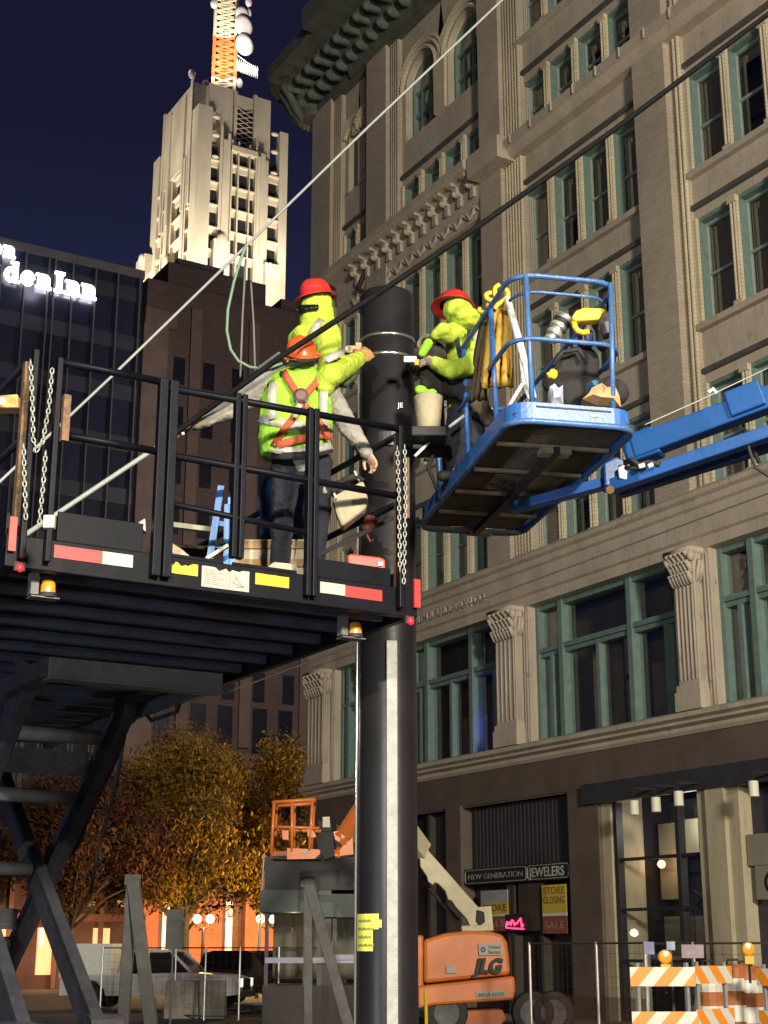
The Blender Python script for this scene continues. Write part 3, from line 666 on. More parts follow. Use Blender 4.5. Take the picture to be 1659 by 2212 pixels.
# ============================================================ HOTEL
ht=thing('hotel_block','dark blue-black glass hotel slab with white illuminated letters at the left edge','hotel',(15,80,0))
MB().box(-8,27.6,75,96,0,39.55).build('glass_wall',mat('dark_curtain_glass',(.013,.016,.030),.25,0,.5,.25,.0,1,stretch=(1,1,.2)),ht)
MB().box(-8.05,27.66,74.9,96.05,39.1,39.62).build('parapet',mat('hotel_parapet',(.06,.055,.06),.6,0,.2,1),ht)
b=MB(); xs=[]
x=27.4
pat=[1.33,1.33,1.33,1.05,.35]; i=0
while x>-7.5:
    b.box(x-.035,x+.035,74.86,75.02,3.5,39.1); xs.append(x); x-=pat[i%5]; i+=1
b.build('mullion',mat('hotel_mullion',(.09,.085,.095),.4,.2,.2,2),ht)
b=MB()
for k in range(12): b.box(-8,27.55,74.955,75.01,4+k*3.05,4.9+k*3.05)
b.build('floor_band',mat('hotel_spandrel',(.014,.017,.029),.5,0,.4,.5),ht)
b=MB()
for k in range(14): b.box(15+k*.9,15.07+k*.9,74.8,74.95,0,15)
for z in(7.5,11.2,15): b.box(15,27.5,74.82,74.96,z,z+.12)
b.build('lobby_glazing_bar',mat('hotel_bar',(.10,.105,.12),.4,.2,.2,2),ht)
# slab-serif light letters
GLOW=emit('sign_glow_white',(1,.97,1),3.5)
def slab(mb,ch,x,z,h,Y):
    s=h*.24; xh=h*.70; k=[0]
    def bx(a,b_,c,d): k[0]+=1; mb.box(x+a,x+b_,Y-.12-.003*k[0],Y,z+c,z+d)
    def arc(cx,cz,rx,rz,a0,a1,t): 
        n=12; k[0]+=1; yy=Y-.12-.003*k[0]; vs=[];
        for i in range(n+1):
            a=R(a0+(a1-a0)*i/n); c,sn=math.cos(a),math.sin(a)
            for r1,r2 in((rx,rz),(rx-t,rz-t*.75)):
                vs+= [(x+cx+c*r1,yy,z+cz+sn*r2),(x+cx+c*r1,Y,z+cz+sn*r2)]
        fs=[]
        for i in range(n):
            q=4*i; fs+=[(q,q+4,q+6,q+2),(q+1,q+5,q+4,q),(q+2,q+6,q+7,q+3)]
        mb.add(vs,fs)
    if ch=='I': bx(.1*h,.1*h+s*1.1,0,h); bx(0,.2*h+s*1.1,0,.13*h); bx(0,.2*h+s*1.1,.87*h,h); return .2*h+s*1.1
    if ch=='n':
        bx(.06*h,.06*h+s,0,xh); bx(-.02*h,.14*h+s,0,.12*h); bx(-.02*h,.06*h,xh-.12*h,xh); arc(.36*h,xh-.25*h,.27*h,.25*h,0,150,s); bx(.63*h-s,.63*h,0,xh-.24*h); bx(.55*h-s,.71*h,0,.12*h); return .70*h
    if ch=='r': bx(.06*h,.06*h+s,0,xh); bx(-.02*h,.18*h+s,0,.12*h); bx(-.02*h,.06*h,xh-.12*h,xh); arc(.34*h,xh-.22*h,.2*h,.22*h,50,150,s*.8); return .54*h
    if ch=='o': arc(.33*h,xh/2,.33*h,xh/2+.02*h,0,360,s); return .66*h
    if ch in'da': arc(.31*h,xh/2,.31*h,xh/2+.02*h,0,360,s); bx(.62*h-s,.62*h,0,h if ch=='d' else xh); bx(.6*h,.72*h,0,.12*h); (bx(.52*h-s,.62*h-s,h-.12*h,h) if ch=='d' else None); return .70*h
    if ch=='e': arc(.32*h,xh/2,.32*h,xh/2+.02*h,0,325,s); bx(.12*h,.58*h,xh/2-.07*h,xh/2+.05*h); return .65*h
    if ch in'lt': bx(.06*h,.06*h+s,0,h); bx(-.02*h,.16*h+s,0,.12*h); return .4*h
    return .4*h
hs=MB()
def word(w_,x,z,h):
    for ch in w_: x+=slab(hs,ch,x,z,h,74.8)+.05*h
    return x
word('den',19.45,37.0,1.25); word('Inn',22.3,37.0,1.25)
word('r',18.6,37.0,1.25); word('on',18.62,38.42,.98)
hs.build('illuminated_letters',GLOW,ht)
lamp('hotel_sign_glow','POINT',(21.5,73.6,37.4),70,(.8,.75,1),.5)
# ============================================================ BRICK OFFICE BLOCK
BR=bricky('brown_brick',(.135,.105,.092),(.11,.06,.045),.25,.09,ms=.012,bump=.3,var=.2)
BR2=mat('brown_stone_trim',(.17,.12,.095),.8,0,.2,.8,.3,8)
bk=thing('brick_office_block','dark brown brick office block with stepped roofline in front of the lit tower','building',(50,105,0))
b=MB(); b.box(37.2,75,100,125,0,51.8); b.box(39,47.5,100.4,120,51.7,53.8); b.box(49,56,100.6,120,51.7,53.0); b.box(40,44,101,118,53.7,54.6); b.box(58,70,101,120,51.7,53.9)
b.build('wall',BR,bk)
b=MB(); b.box(36.9,38.9,99.5,100.3,5,47.8); b.box(37.0,39.6,99.55,100.35,47.8,49.2)
b.box(36.9,75,99.7,100.02,14.6,15.4); b.box(36.9,75,99.75,100.03,9.3,9.8)
for x in(40.9,45.9,50.9,55.9,60.9): b.box(x,x+.9,99.82,100.02,16,50)
b.build('stone_pier',BR2,bk)
WD=mat('office_window_dark',(.016,.018,.024),.25,0,.4,1)
for r_ in range(8):
    for c_ in range(9):
        x=39.6+c_*2.48; z=19.5+r_*4.0; tall=2.2
        if z>47: continue
        o=MB().box(x,x+.95,99.93,100.05,z,z+tall).build('window',WD,bk)
        if r_==0 and c_==0: pass
for c_ in range(9):
    x=39.3+c_*2.48+(.35 if c_%2 else 0)
    MB().box(x,x+1.15,99.92,100.05,15.6,19.0).build('window',WD,bk)
    MB().box(x-.1,x+1.0,99.92,100.05,10.6,13.9).build('window',WD,bk)
LITS=emit('dim_lit_window',(.9,.78,.66),.8)
b=MB(); b.box(36.9,75,99.2,99.98,0,.8)
for x in(37.0,41.8,46.6,51.4,56.2,61): b.box(x,x+3.0,99.3,100.0,.8,6.6)
b.box(36.9,75,99.25,99.99,6.6,8.0)
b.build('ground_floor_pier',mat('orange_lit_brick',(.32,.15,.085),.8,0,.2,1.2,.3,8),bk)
b=MB()
for x in(40.05,44.85,49.65,54.4,59.2): b.box(x+.5,x+1.0,99.9,99.97,.8,5.0)
b.build('lit_shop_window',LITS,bk)
lamp('block_fill_light','POINT',(46,64,30),19000,(1,.86,.78),.5)  # added fill without a real source, brightens the brick block
# sodium lamps of the square: unseen spots aimed at the lower facade, no lantern built
for i,(x,z,c,pw,lb) in enumerate(((38.5,2.9,(1,.42,.15),2600,'facade spot'),(44.8,3.0,(1,.42,.14),3000,''),(55,2.9,(1,.42,.16),2200,''),(49.5,3.1,(1,.45,.16),2400,''),(33,3.2,(1,.45,.18),900,''))):
    lamp('square_lamp','SPOT',(x,91.0,z+.6),pw*2.2,c,.3,(x,100,2.2),82,.7)
# left-hand shops under the orange light
sb=thing('lit_arcade','low orange-lit shop arcade at the far left behind the lift legs','building',(0,0,0))
MB().box(14,27.4,70,74.6,0,5.7).build('wall',mat('arcade_brick',(.12,.06,.045),.8,0,.2,1,.3,8),sb)
b=MB()
for x in(15,17.2,19.4,21.6,23.8,26.0): b.box(x,x+1.1,69.9,70.02,3.7,5.2)
b.build('upper_window',WD,sb,each=.02)
b=MB()
for x in(16.6,19.9,22.2,24.9): b.box(x,x+.8,69.88,70.03,.6,2.7)
b.build('lit_window',emit('arcade_window',(1,.50,.25),.9),sb,each=.02)
b=MB()
for x in(14.2,16.3,18.5,20.7,22.9,25.1,27.0): b.box(x,x+.22,69.75,69.98,0,5.5)
b.box(14,27.4,69.7,69.99,3.0,3.35); b.build('pilaster',mat('arcade_trim',(.20,.10,.07),.8,0,.2,1),sb)
a=PY(90,2025,68); o=MB().ell(a,.09,.09,.42).build('entrance_light',emit('entrance_glow',(1,.72,.5),7),None,smooth=True); tag(o,'tall narrow glowing entrance light between the lift legs at far left','lamp')
lamp('arcade_light','POINT',a+Vector((0,-.5,0)),420,(1,.55,.3),.3)
a=PY(157,2052,50); o=MB().ell(a,.09).build('amber_light',emit('amber_hazard',(1,.5,.05),8),None,smooth=True); tag(o,'round glowing amber hazard light between the lift arms, bottom left','lamp')
lamp('amber_hazard_light','POINT',a+Vector((0,-.4,0)),30,(1,.5,.08),.1)
# ============================================================ TREES
def tree(label,base,h,rx,crown0,c1,c2,seed,n=5200,lf=.19):
    n=int(n*4.2); lf*=.8
    rnd=random.Random(seed); t=thing('street_tree',label,'tree',base,'autumn trees on the square'); B=Vector(base)
    tr=MB(); tr.path([B,B+Vector((.05,0,h*.2)),B+Vector((.1,.1,h*.42)),B+Vector((0,0,h*.62))],.2,8,rs=[.24,.19,.15,.07])
    cl=[]
    for k in range(46):
        a=rnd.uniform(0,6.283); rr=rx*math.sqrt(rnd.random())*.95; z=crown0+(h-crown0)*rnd.uniform(.04,.92)
        f=1-abs((z-crown0)/(h-crown0)-.38)*.95; c=B+Vector((math.cos(a)*rr*f,math.sin(a)*rr*f,z)); cl.append((c,rnd.uniform(.7,1.35)*rx/4.2))
        s_=B+Vector((0,0,h*rnd.uniform(.22,.5))); mid=s_.lerp(c,.5)+Vector((0,0,.3))
        tr.path([s_,mid,c],.05,5,rs=[.08,.05,.02])
    tr.build('trunk',mat('bark',(.10,.075,.05),.9,0,.3,4,.6,20),t,smooth=True)
    lv=MB(); 
    for k in range(n):
        c,r=rnd.choice(cl); d=Vector((rnd.gauss(0,1),rnd.gauss(0,1),rnd.gauss(0,.8))); d.normalize(); d*=r*rnd.uniform(.35,1.12)
        p=c+d; u=Vector((rnd.uniform(-1,1),rnd.uniform(-1,1),rnd.uniform(-1,1))).normalized(); v=u.orthogonal().normalized(); s_=lf*rnd.uniform(.5,1.25)
        lv.mi=0 if rnd.random()<.6 else 1
        lv.add([p-u*s_,p+v*s_*.5,p+u*s_,p-v*s_*.5],[(0,1,2,3)])
    lv.build('crown',[mat('leaf_'+str(seed)+'a',c1,.8,0,.25,.6,spec=.1),mat('leaf_'+str(seed)+'b',[a_*.6+b_*.4 for a_,b_ in zip(c2,c1)],.8,0,.25,.6,spec=.1)],t)
tree('golden-leaved street tree in the centre of the square with forked trunk',(26.6,63,0),10.6,4.7,3.9,(.22,.13,.02),(.12,.075,.015),1,7600)
tree('yellow tree beside the flagpole, partly behind the orange basket',(31.6,63,0),11.0,4.2,3.2,(.27,.17,.02),(.15,.09,.02),2,7600)
tree('reddish-brown tree farthest left, behind the lift scissors',(21.0,62,0),8.8,4.3,3.9,(.10,.042,.02),(.06,.03,.02),3,6500)
tree('tall brown-leaved tree at the back between the gold trees',(31.5,76,0),13.0,5.6,4.2,(.16,.085,.02),(.09,.05,.02),4,6000)
lamp('tree_sodium','POINT',(30.8,57,3.4),3300,(1,.66,.20),.25)
lamp('tree_sodium','POINT',(25.0,56,3.0),800,(1,.5,.2),.25)
# ============================================================ STREET LAMPS, FLAGPOLE
def globe_lamp(p,label,two=True):
    p=Vector(p); t=thing('street_lamp',label,'street lamp',(p.x,p.y,0),'globe street lamps on the square')
    m=MB(); m.lathe((p.x,p.y,0),[(.22,0),(.22,.25),(.12,.4),(.075,1),(.06,p.z-.5),(.09,p.z-.4),(.03,p.z-.3)],12); 
    u=Vector((CA,-SA,0))
    if two: m.path([p-u*.26+Vector((0,0,-.14)),p-u*.2+Vector((0,0,-.32)),p+Vector((0,0,-.38)),p+u*.2+Vector((0,0,-.32)),p+u*.26+Vector((0,0,-.14))],.035,6)
    m.build('post',BLK,t,smooth=True)
    for s_ in((-1,1) if two else (1,)):
        MB().ell(p+u*.26*s_*(1 if two else 0),.17,n=18,m=12).build('globe',emit('globe_glow',(1,.80,.45),9),t,smooth=True)
    lamp('globe_light','POINT',p+Vector((-.2,-.7,.0)),160,(1,.72,.35),.2)
a=PY(440,1985,57); globe_lamp(a,'black post with two glowing white globes below the gold tree')
a=PY(576,1985,57); globe_lamp(a,'two-globe street lamp in front of the glass shelter, right of the flagpole')
fp=thing('flagpole','slim white flagpole with a furled flag between tree and orange basket','flagpole',(0,0,0))
a=PY(557,2016,52); tpt=PY(569,1852,52); fp.location=(a.x,52,0)
MB().tube((a.x,52,0),(tpt.x,52,tpt.z),.07,.035,n=10).ell((tpt.x,52,tpt.z+.05),.07).build('pole',mat('pole_white',(.8,.75,.62),.4,.2,.1,3),fp,smooth=True)
m=MB(); vs=[];N=8
for k in range(N+1):
    z=tpt.z-.5-1.45*k/N
    for j in range(4): vs.append((tpt.x-.02*k/N+.04+j*.09*(1+.25*math.sin(k)),52+.05*math.sin(j*2+k*.9),z-.12*j))
m.add(vs,[(4*k+j,4*k+j+1,4*k+j+5,4*k+j+4) for k in range(N) for j in range(3)])
fm=mat('furled_flag',(.35,.09,.07),.9,0,.3,3,c2=(.5,.42,.38)); m.build('flag',fm,fp,smooth=True)
# ============================================================ GLASS SHELTER (behind orange basket)
sh=thing('tram_shelter','dark glass shelter with teal fascia standing behind the orange basket lift','shelter',(18,34,0))
u=Vector((CA,-SA,0)); f_=Vector((SA,CA,0)); o0=PF(583,2100,38); o0.z=0
def sbox(mb,a0,a1,b0,b1,z0,z1):
    c=o0+u*(a0+a1)/2+f_*(b0+b1)/2; c.z=(z0+z1)/2; mb.obox(c,u*(a1-a0)/2,f_*(b1-b0)/2,Vector((0,0,(z1-z0)/2)))
m=MB(); sbox(m,-.15,3.2,-.3,3,3.15,3.95); m.build('roof_box',mat('shelter_black',(.014,.012,.015),.5,0,.2,3),sh)
m=MB(); sbox(m,-.25,1.15,-.5,3.1,2.62,3.14); sbox(m,1.2,3.3,-.48,3.1,2.5,3.05); m.build('teal_fascia',mat('shelter_teal',(.035,.055,.055),.4,0,.2,3),sh)
m=MB()
for a_ in(-.12,.82,1.55,3.0): sbox(m,a_,a_+.09,-.3,-.2,0,2.7)
for a_ in(-.12,3.0): sbox(m,a_,a_+.09,2.6,2.7,0,2.7)
sbox(m,1.16,1.5,-.25,.3,0,4.3); m.build('frame_post',mat('shelter_frame',(.06,.055,.055),.4,.2,.2,3),sh)
m=MB(); sbox(m,-.05,.8,-.26,-.245,.9,2.62); sbox(m,1.6,3.0,-.26,-.245,.9,2.5); m.build('glass_panel',PANE,sh)
m=MB(); sbox(m,-.1,3.1,2.3,2.35,1.0,2.6); m.build('rear_panel',mat('shelter_rear',(.22,.19,.15),.7,0,.5,.9,stretch=(6,6,.4)),sh)
m=MB(); sbox(m,-.1,3.0,-.35,.0,1.42,1.55); sbox(m,1.6,3.0,-.42,-.36,1.5,1.62); m.build('pale_ledge',mat('shelter_ledge',(.40,.38,.48),.5,0,.3,2),sh)
m=MB(); sbox(m,-.15,3.1,-.32,2.5,0,.9); m.build('base_wall',mat('shelter_base',(.05,.04,.04),.7,0,.3,2),sh)
lamp('shelter_light','POINT',o0+u*.5+f_*.9+Vector((0,0,2.2)),14,(1,.75,.45),.1)
lamp('shelter_light','POINT',o0+u*2.6+f_*.9+Vector((0,0,2.2)),7,(.8,.95,.85),.1)
# ============================================================ VEHICLES
def wheel(parent,c,ax,r=.38,w_=.24):
    o=MB().lathe(c,[(r*.62,-w_/2),(r*.94,-w_/2),(r,-w_*.35),(r,w_*.35),(r*.94,w_/2),(r*.62,w_/2)],22,axis=ax).build('wheel',BLK,parent,smooth=False)
    MB().lathe(c,[(0,-w_*.3),(r*.2,-w_*.32),(r*.6,-w_*.42),(r*.63,-w_*.5),(r*.63,w_*.5),(r*.6,w_*.42),(r*.2,w_*.32),(0,w_*.3)],16,axis=ax).build('rim',GALV,o)
def truck():
    L=5.6; base=PZ(345,2192,0.0); dirv=Vector((.83,-.56,0)).normalized(); dirv=Vector((CA*1-.0,-SA,0)).lerp(Vector((-.0,-1,0)),.15).normalized(); sd=Vector((0,0,1)).cross(dirv)
    c=PF(338,2110,47); c.z=0
    t=thing('pickup_truck','silver-white pickup truck parked behind the mesh fence, facing right','pickup truck',c)
    def P(a,s_,z): return c+dirv*a+sd*s_+Vector((0,0,z*.93))
    prof=[(-2.7,.45),(-2.7,1.05),(-1.1,1.08),(-1.0,1.1),(-.85,1.75),(-.5,1.82),(.55,1.82),(1.25,1.22),(2.4,1.10),(2.75,.98),(2.8,.45)]
    m=MB(); W=.92; N=len(prof); lower=[(-2.7,.45),(-2.7,1.08),(1.2,1.16),(2.4,1.08),(2.75,.95),(2.8,.45)]
    def pr(pl,W,W2=None):
        n_=len(pl); return [P(a,-W,z) for a,z in pl]+[P(a,W,z) for a,z in pl],[tuple(range(n_)),tuple(range(2*n_-1,n_-1,-1))]+[(i,n_+i,n_+(i+1)%n_,(i+1)%n_) for i in range(n_)]
    # body with wheel arches cut into the side outline
    ol=[(-2.7,.45),(-2.7,1.08),(-1.0,1.1),(1.2,1.16),(2.4,1.08),(2.75,.95),(2.8,.5)]
    for cx_ in(1.9,-1.75): ol+= [(cx_+.47*math.cos(R(a_)),.45+.47*math.sin(R(a_))) for a_ in range(0,181,20)]
    m.add(*pr(ol,.93)); m.build('body',mat('silver_truck_paint',(.68,.66,.65),.3,.2,.08,3,coat=.5),t)
    m=MB(); m.add(*pr([(-.98,1.1),(-.8,1.72),(-.55,1.84),(.5,1.84),(.62,1.8),(1.3,1.17)],.78)); m.build('cab_glass',mat('truck_glass',(.02,.015,.015),.08,0,.2,2),t)
    m=MB(); m.add(*pr([(-.85,1.70),(-.6,1.87),(.52,1.87),(.66,1.80),(.5,1.78),(-.55,1.78)],.8))
    for a0_,a1_ in(((-.92,1.1),(-.72,1.8)),((-.05,1.12),(-.05,1.8)),((.66,1.8),(1.28,1.17))):
        for s_ in(-.79,.79): m.bar(P(a0_[0],s_,a0_[1]),P(a1_[0],s_,a1_[1]),.07,.07)
    m.build('cab_roof',MATS['silver_truck_paint'],t)
    m=MB(); m.add(*pr([(-2.75,1.0),(-2.75,2.05),(-1.15,2.05),(-1.15,1.0)],.9)); m.build('white_box',WHITE,t)
    for s_ in(-.66,.66):
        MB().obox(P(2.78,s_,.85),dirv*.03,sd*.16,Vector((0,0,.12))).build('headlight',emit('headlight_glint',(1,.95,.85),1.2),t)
    MB().obox(P(2.82,0,.5),dirv*.05,sd*.9,Vector((0,0,.09))).build('bumper',GALV,t)
    MB().obox(P(2.79,0,.8),dirv*.03,sd*.45,Vector((0,0,.16))).build('grille',BLK,t)
    for a_ in(1.9,-1.75):
        for s_ in(-.82,.82): wheel(t,P(a_,s_,.42),sd)
truck()
def suv():
    c=PF(552,2130,51); c.z=0; d=Vector((.45,-.89,0)).normalized(); s=Vector((0,0,1)).cross(d)
    t=thing('parked_car','dark red-brown car with two lit amber lamps parked right of the pickup','car',c)
    def P(a,b,z): return c+d*a+s*b+Vector((0,0,z))
    ol=[(-2.2,.4),(-2.25,1.0),(-1.6,1.05),(.9,1.08),(2.1,.95),(2.25,.45)]
    for cx_ in(1.45,-1.4): ol+=[(cx_+.42*math.cos(R(a_)),.4+.42*math.sin(R(a_))) for a_ in range(0,181,20)]
    def pr(pl,W):
        n_=len(pl); return [P(a,-W,z) for a,z in pl]+[P(a,W,z) for a,z in pl],[tuple(range(n_)),tuple(range(2*n_-1,n_-1,-1))]+[(i,n_+i,n_+(i+1)%n_,(i+1)%n_) for i in range(n_)]
    MB().add(*pr(ol,.9)).build('body',mat('dark_car_paint',(.05,.018,.015),.3,0,.1,3,coat=.5),t)
    MB().add(*pr([(-1.9,1.04),(-1.6,1.62),(-1.2,1.7),(.2,1.7),(.5,1.62),(1.0,1.07)],.76)).build('cab',mat('dark_car_glass',(.02,.014,.014),.1,0,.1,3),t)
    for b_ in(-.65,.65):
        MB().ell(P(2.2,b_,1.02),.055).build('amber_lamp',emit('amber_marker',(1,.45,.03),14),t)
        MB().obox(P(2.2,b_*.9,.78),d*.04,s*.13,Vector((0,0,.09))).build('headlight',WHITE,t)
    for a_ in(1.45,-1.4):
        for b_ in(-.8,.8): wheel(t,P(a_,b_,.37),s,.36)
suv()
# ============================================================ FENCES AND BARRIERS
def post_fence(name,label,pts,h=1.8,mesh=None,step=.0):
    t=thing(name,label,'fence',(pts[0][0],pts[0][1],0),'temporary fence runs round the site'); 
    for p_ in pts: MB().tube((p_[0],p_[1],0),(p_[0],p_[1],h),.028,n=8).build('fence_post',mat('bright_galv',(.55,.54,.50),.35,.5,.2,10),t)
    m=MB()
    for p_,q_ in zip(pts,pts[1:]):
        m.tube((p_[0],p_[1],h-.02),(q_[0],q_[1],h-.02),.02,n=6)
        m.tube((p_[0],p_[1],.1),(q_[0],q_[1],.1),.02,n=6)
    m.build('fence_rail',mat('dull_galv',(.10,.09,.09),.5,.3,.2,10),t)
    m=MB()
    for p_,q_ in zip(pts,pts[1:]):
        P_=Vector((p_[0],p_[1],0));Q_=Vector((q_[0],q_[1],0));L=(Q_-P_).length;n_=int(L/.16)
        for k in range(n_+1): a_=P_.lerp(Q_,k/n_); m.tube(a_+Vector((0,0,.1)),a_+Vector((0,0,h)),.003,n=3,cap=False)
        for k in range(9): z=.1+k*(h-.1)/9; m.tube(P_+Vector((0,0,z)),Q_+Vector((0,0,z)),.003,n=3,cap=False)
    m.build('wire_mesh',MATS['dull_galv'],t)
    if mesh: 
        m=MB()
        for p_,q_ in zip(pts,pts[1:]): m.add([(p_[0]+.02,p_[1]+.03,.1),(q_[0]+.02,q_[1]+.03,.1),(q_[0]+.02,q_[1]+.03,h*mesh),(p_[0]+.02,p_[1]+.03,h*mesh)],[(0,1,2,3)])
        mm=bpy.data.materials.new('debris_net'); mm.use_nodes=True; n_=mm.node_tree; b_=n_.nodes['Principled BSDF']; b_.inputs['Base Color'].default_value=(.10,.018,.015,1); b_.inputs['Roughness'].default_value=.9; b_.inputs['Alpha'].default_value=.5
        m.build('debris_net',mm,t)
fpx=[(375,2200),(440,2204),(515,2204),(600,2204),(700,2204)]
post_fence('mesh_fence','bare temporary mesh fence crossing the street left of the black column',[(-.0+PZ(x,y,0).x,PZ(x,y,0).y) for x,y in [(215,2200)]+fpx])
a=PF(1065,2100,31);b_=PF(1145,2100,30);c_=PF(1290,2100,28);d_=PF(1395,2100,26.5);e_=PF(1700,2100,24)
post_fence('net_fence','temporary fence with dark red debris net in front of the jeweller shop',[(v.x,v.y) for v in(b_,c_,d_)],1.87,.5)
post_fence('pavement_fence','temporary fence behind the striped barricades by the cream pier',[(d_.x+.05,d_.y-.02),(PF(1500,2100,25.6).x,PF(1500,2100,25.6).y),(e_.x,e_.y)],1.86)
for i,(x,l) in enumerate(((462,'concrete block left of two, below the twin globe lamp'),(522,'concrete block right of two, behind the fence below the pickup'))):
    c=PF(x,2150,41); m=MB(); m.prism([(-.34,0),(.34,0),(.34,.25),(.2,.4),(.13,.95),(-.13,.95),(-.2,.4),(-.34,.25)],c+u*-.42-Vector((0,0,c.z)),f_,Vector((0,0,1)),-.84)
    o=m.build('concrete_barrier',CONC,None,bevel=.02); tag(o,l,'barrier','concrete barriers in the street')
# street sign back + small things
sgn=thing('parking_sign','small grey sign plate on a thin post left of the twin globe lamp','sign',PF(375,2200,36)*1.0)
a=PF(375,2012,36); sgn.location=(a.x,a.y,0); MB().tube((a.x,a.y,0),(a.x,a.y,a.z+.5),.03,n=8).build('post',GALV,sgn); MB().obox((a.x,a.y-.04,a.z+.05),u*.2,f_*.01,Vector((0,0,.45))).build('plate',GALV,sgn)
# steel A-frames
def aframe(label,xt,yt,legs,F):
    t=thing('steel_trestle',label,'trestle',(PF(xt,2200,F).x,PF(xt,2200,F).y,0),'grey steel A-frame trestles')
    top=PF(xt,yt,F)
    for (xb,w_,cc) in legs:
        bt=PF(xb,2212,F-(.5 if xb>xt else 0)); dd=(bt-top); bt=top+dd*(top.z/(top.z-bt.z))
        MB().bar(top,bt,w_,w_*.8,up=f_).build('leg',GALV,t,bevel=.012)
    MB().obox(top+Vector((0,0,-.05)),u*.14,f_*.12,Vector((0,0,.1))).build('head_plate',GALV,t)
    for (xb,w_,cc) in legs:
        bt=PF(xb,2212,F-(.5 if xb>xt else 0)); dd=(bt-top); bt=top+dd*(top.z/(top.z-bt.z))
        MB().obox(bt+Vector((0,0,.06)),u*.35,f_*.3,Vector((0,0,.06))).build('foot',RED if cc else GALV,t)
aframe('grey steel A-frame with plain feet left of the pickup truck',287,1895,[(266,.22,0),(326,.24,0)],30)
aframe('grey steel A-frame with red foot standing left of the black column',665,1900,[(666,.17,1),(752,.22,0)],31)
# barricades
def barricade(label,xl,xr,yt,F,rows_,h=.26,dirx=None,mir=1,tilt=0):
    L=PF(xl,yt,F); Rr=PF(xr,yt,F if dirx is None else dirx); Rr.z=L.z
    d=(Rr-L); W=d.length; d.normalize(); n=Vector((0,0,1)).cross(d)
    t=thing('road_barricade',label,'barricade',((L+Rr)/2*Vector((1,1,0)) if False else Vector(((L.x+Rr.x)/2,(L.y+Rr.y)/2,0))),'striped road barricades')
    for k in range(rows_):
        zt=L.z-k*.60; m=MB(); sw=.21
        m.obox((L+Rr)/2*1.0+Vector((0,0,zt-h/2-L.z)),d*W/2,n*.015,Vector((0,0,h/2)))
        m.build('board',WHTAPE,t)
        s_=MB(); x=-.1
        while x<W:
            pl=[(x,0),(x+sw,0),(x+sw+h*.9,h),(x+h*.9,h)]
            if mir<0: pl=[(x+h*.9,0),(x+sw+h*.9,0),(x+sw,h),(x,h)]
            cl=[(min(max(a,0.0),W),b) for a,b in pl]
            if max(a for a,b in cl)-min(a for a,b in cl)>.05:
                # proper clipping at the ends
                def clip(pl,lim,keep):
                    o=[]
                    for i in range(len(pl)):
                        a,b=pl[i],pl[(i+1)%len(pl)]; ia=(a[0]>=lim)==keep; ib=(b[0]>=lim)==keep
                        if ia:o.append(a)
                        if ia!=ib: q=(lim-a[0])/(b[0]-a[0]); o.append((lim,a[1]+q*(b[1]-a[1])))
                    return o
                cl=clip(pl,0,True); cl=clip(cl,W,False) if cl else cl
                if len(cl)>=3:
                    o=L.copy(); o.z=zt-h; s_.prism(cl,o-n*.02,d,Vector((0,0,1)),.001) if False else s_.add([o-n*.019+d*a+Vector((0,0,b)) for a,b in cl],[tuple(range(len(cl)))])
            x+=sw*2.0
        s_.build('orange_stripes',ORREF,t)
    for q in(.12,.88):
        p_=L.lerp(Rr,q)+n*.05; m=MB(); m.bar(Vector((p_.x,p_.y,0)),Vector((p_.x,p_.y,L.z+.06)),.05,.05); m.bar(Vector((p_.x,p_.y,.03))-n*.6,Vector((p_.x,p_.y,.03))+n*.6,.06,.06); m.build('upright',GREYPL,t)
    return L,Rr,t
L,Rr,t=barricade('nearest orange and white striped barricade with boards sloping up to the right',1360,1500,2089,22,2)
barricade('second striped barricade whose stripes slope down to the right, behind the nearest',1500,1578,2087,22.6,2,.25,23.2,-1)
barricade('striped barricade at the right edge, mostly cut off by the frame',1634,1720,2092,23.5,2,.25,22.8,-1)
def beacon(label,px,py,F,r=.1):
    p_=PF(px,py,F); t=thing('warning_light',label,'warning light',(p_.x,p_.y,0),'amber barricade lights')
    MB().lathe(p_,[(0,-.05),(r*.8,-.05),(r,-.03),(r,.03),(r*.8,.05),(0,.06)],22,axis=(-SA,-CA,0)).build('lens',AMBER,t,smooth=False)
    MB().obox(p_+Vector((0,0,-r-.06)),u*.07,f_*.045,Vector((0,0,.06))).build('battery_box',YEL,t)
    MB().tube(p_+Vector((0,0,-r-.1)),Vector((p_.x,p_.y,p_.z-.5)),.02,n=6).build('stem',BLK,t)
beacon('round amber light above the left end of the striped barricades',1436,2067,22.3)
beacon('round amber light high on the fence at the right edge',1616,2050,23.6)
dsn=[('grey-pink board leaning behind the barricade','pink_board',(1496,2055),(48,28),(.30,.22,.24)),('small blue and white notice left of the grey-pink board','notice',(1449,2043),(18,18),(.35,.42,.55)),('blue and white notice on the fence above the first barricade','notice',(1402,2048),(22,26),(.22,.22,.38))]
for lb,nm,(x,y),(w_,h_),c in dsn:
    p_=PF(x,y,24); s_=24/3331; t=thing(nm if nm!='pink_board' else 'sign_board',lb,'sign',(p_.x,p_.y,0)); mm=mat(nm+str(x),c,.6,0,.3,6)
    MB().obox(p_,u*w_*s_/2*1.0,f_*.01,Vector((0,0,h_*s_/2))).build('panel',mm,t); MB().tube(Vector((p_.x,p_.y,0))+f_*.03,p_+f_*.03,.02,n=6).build('post',GALV,t)
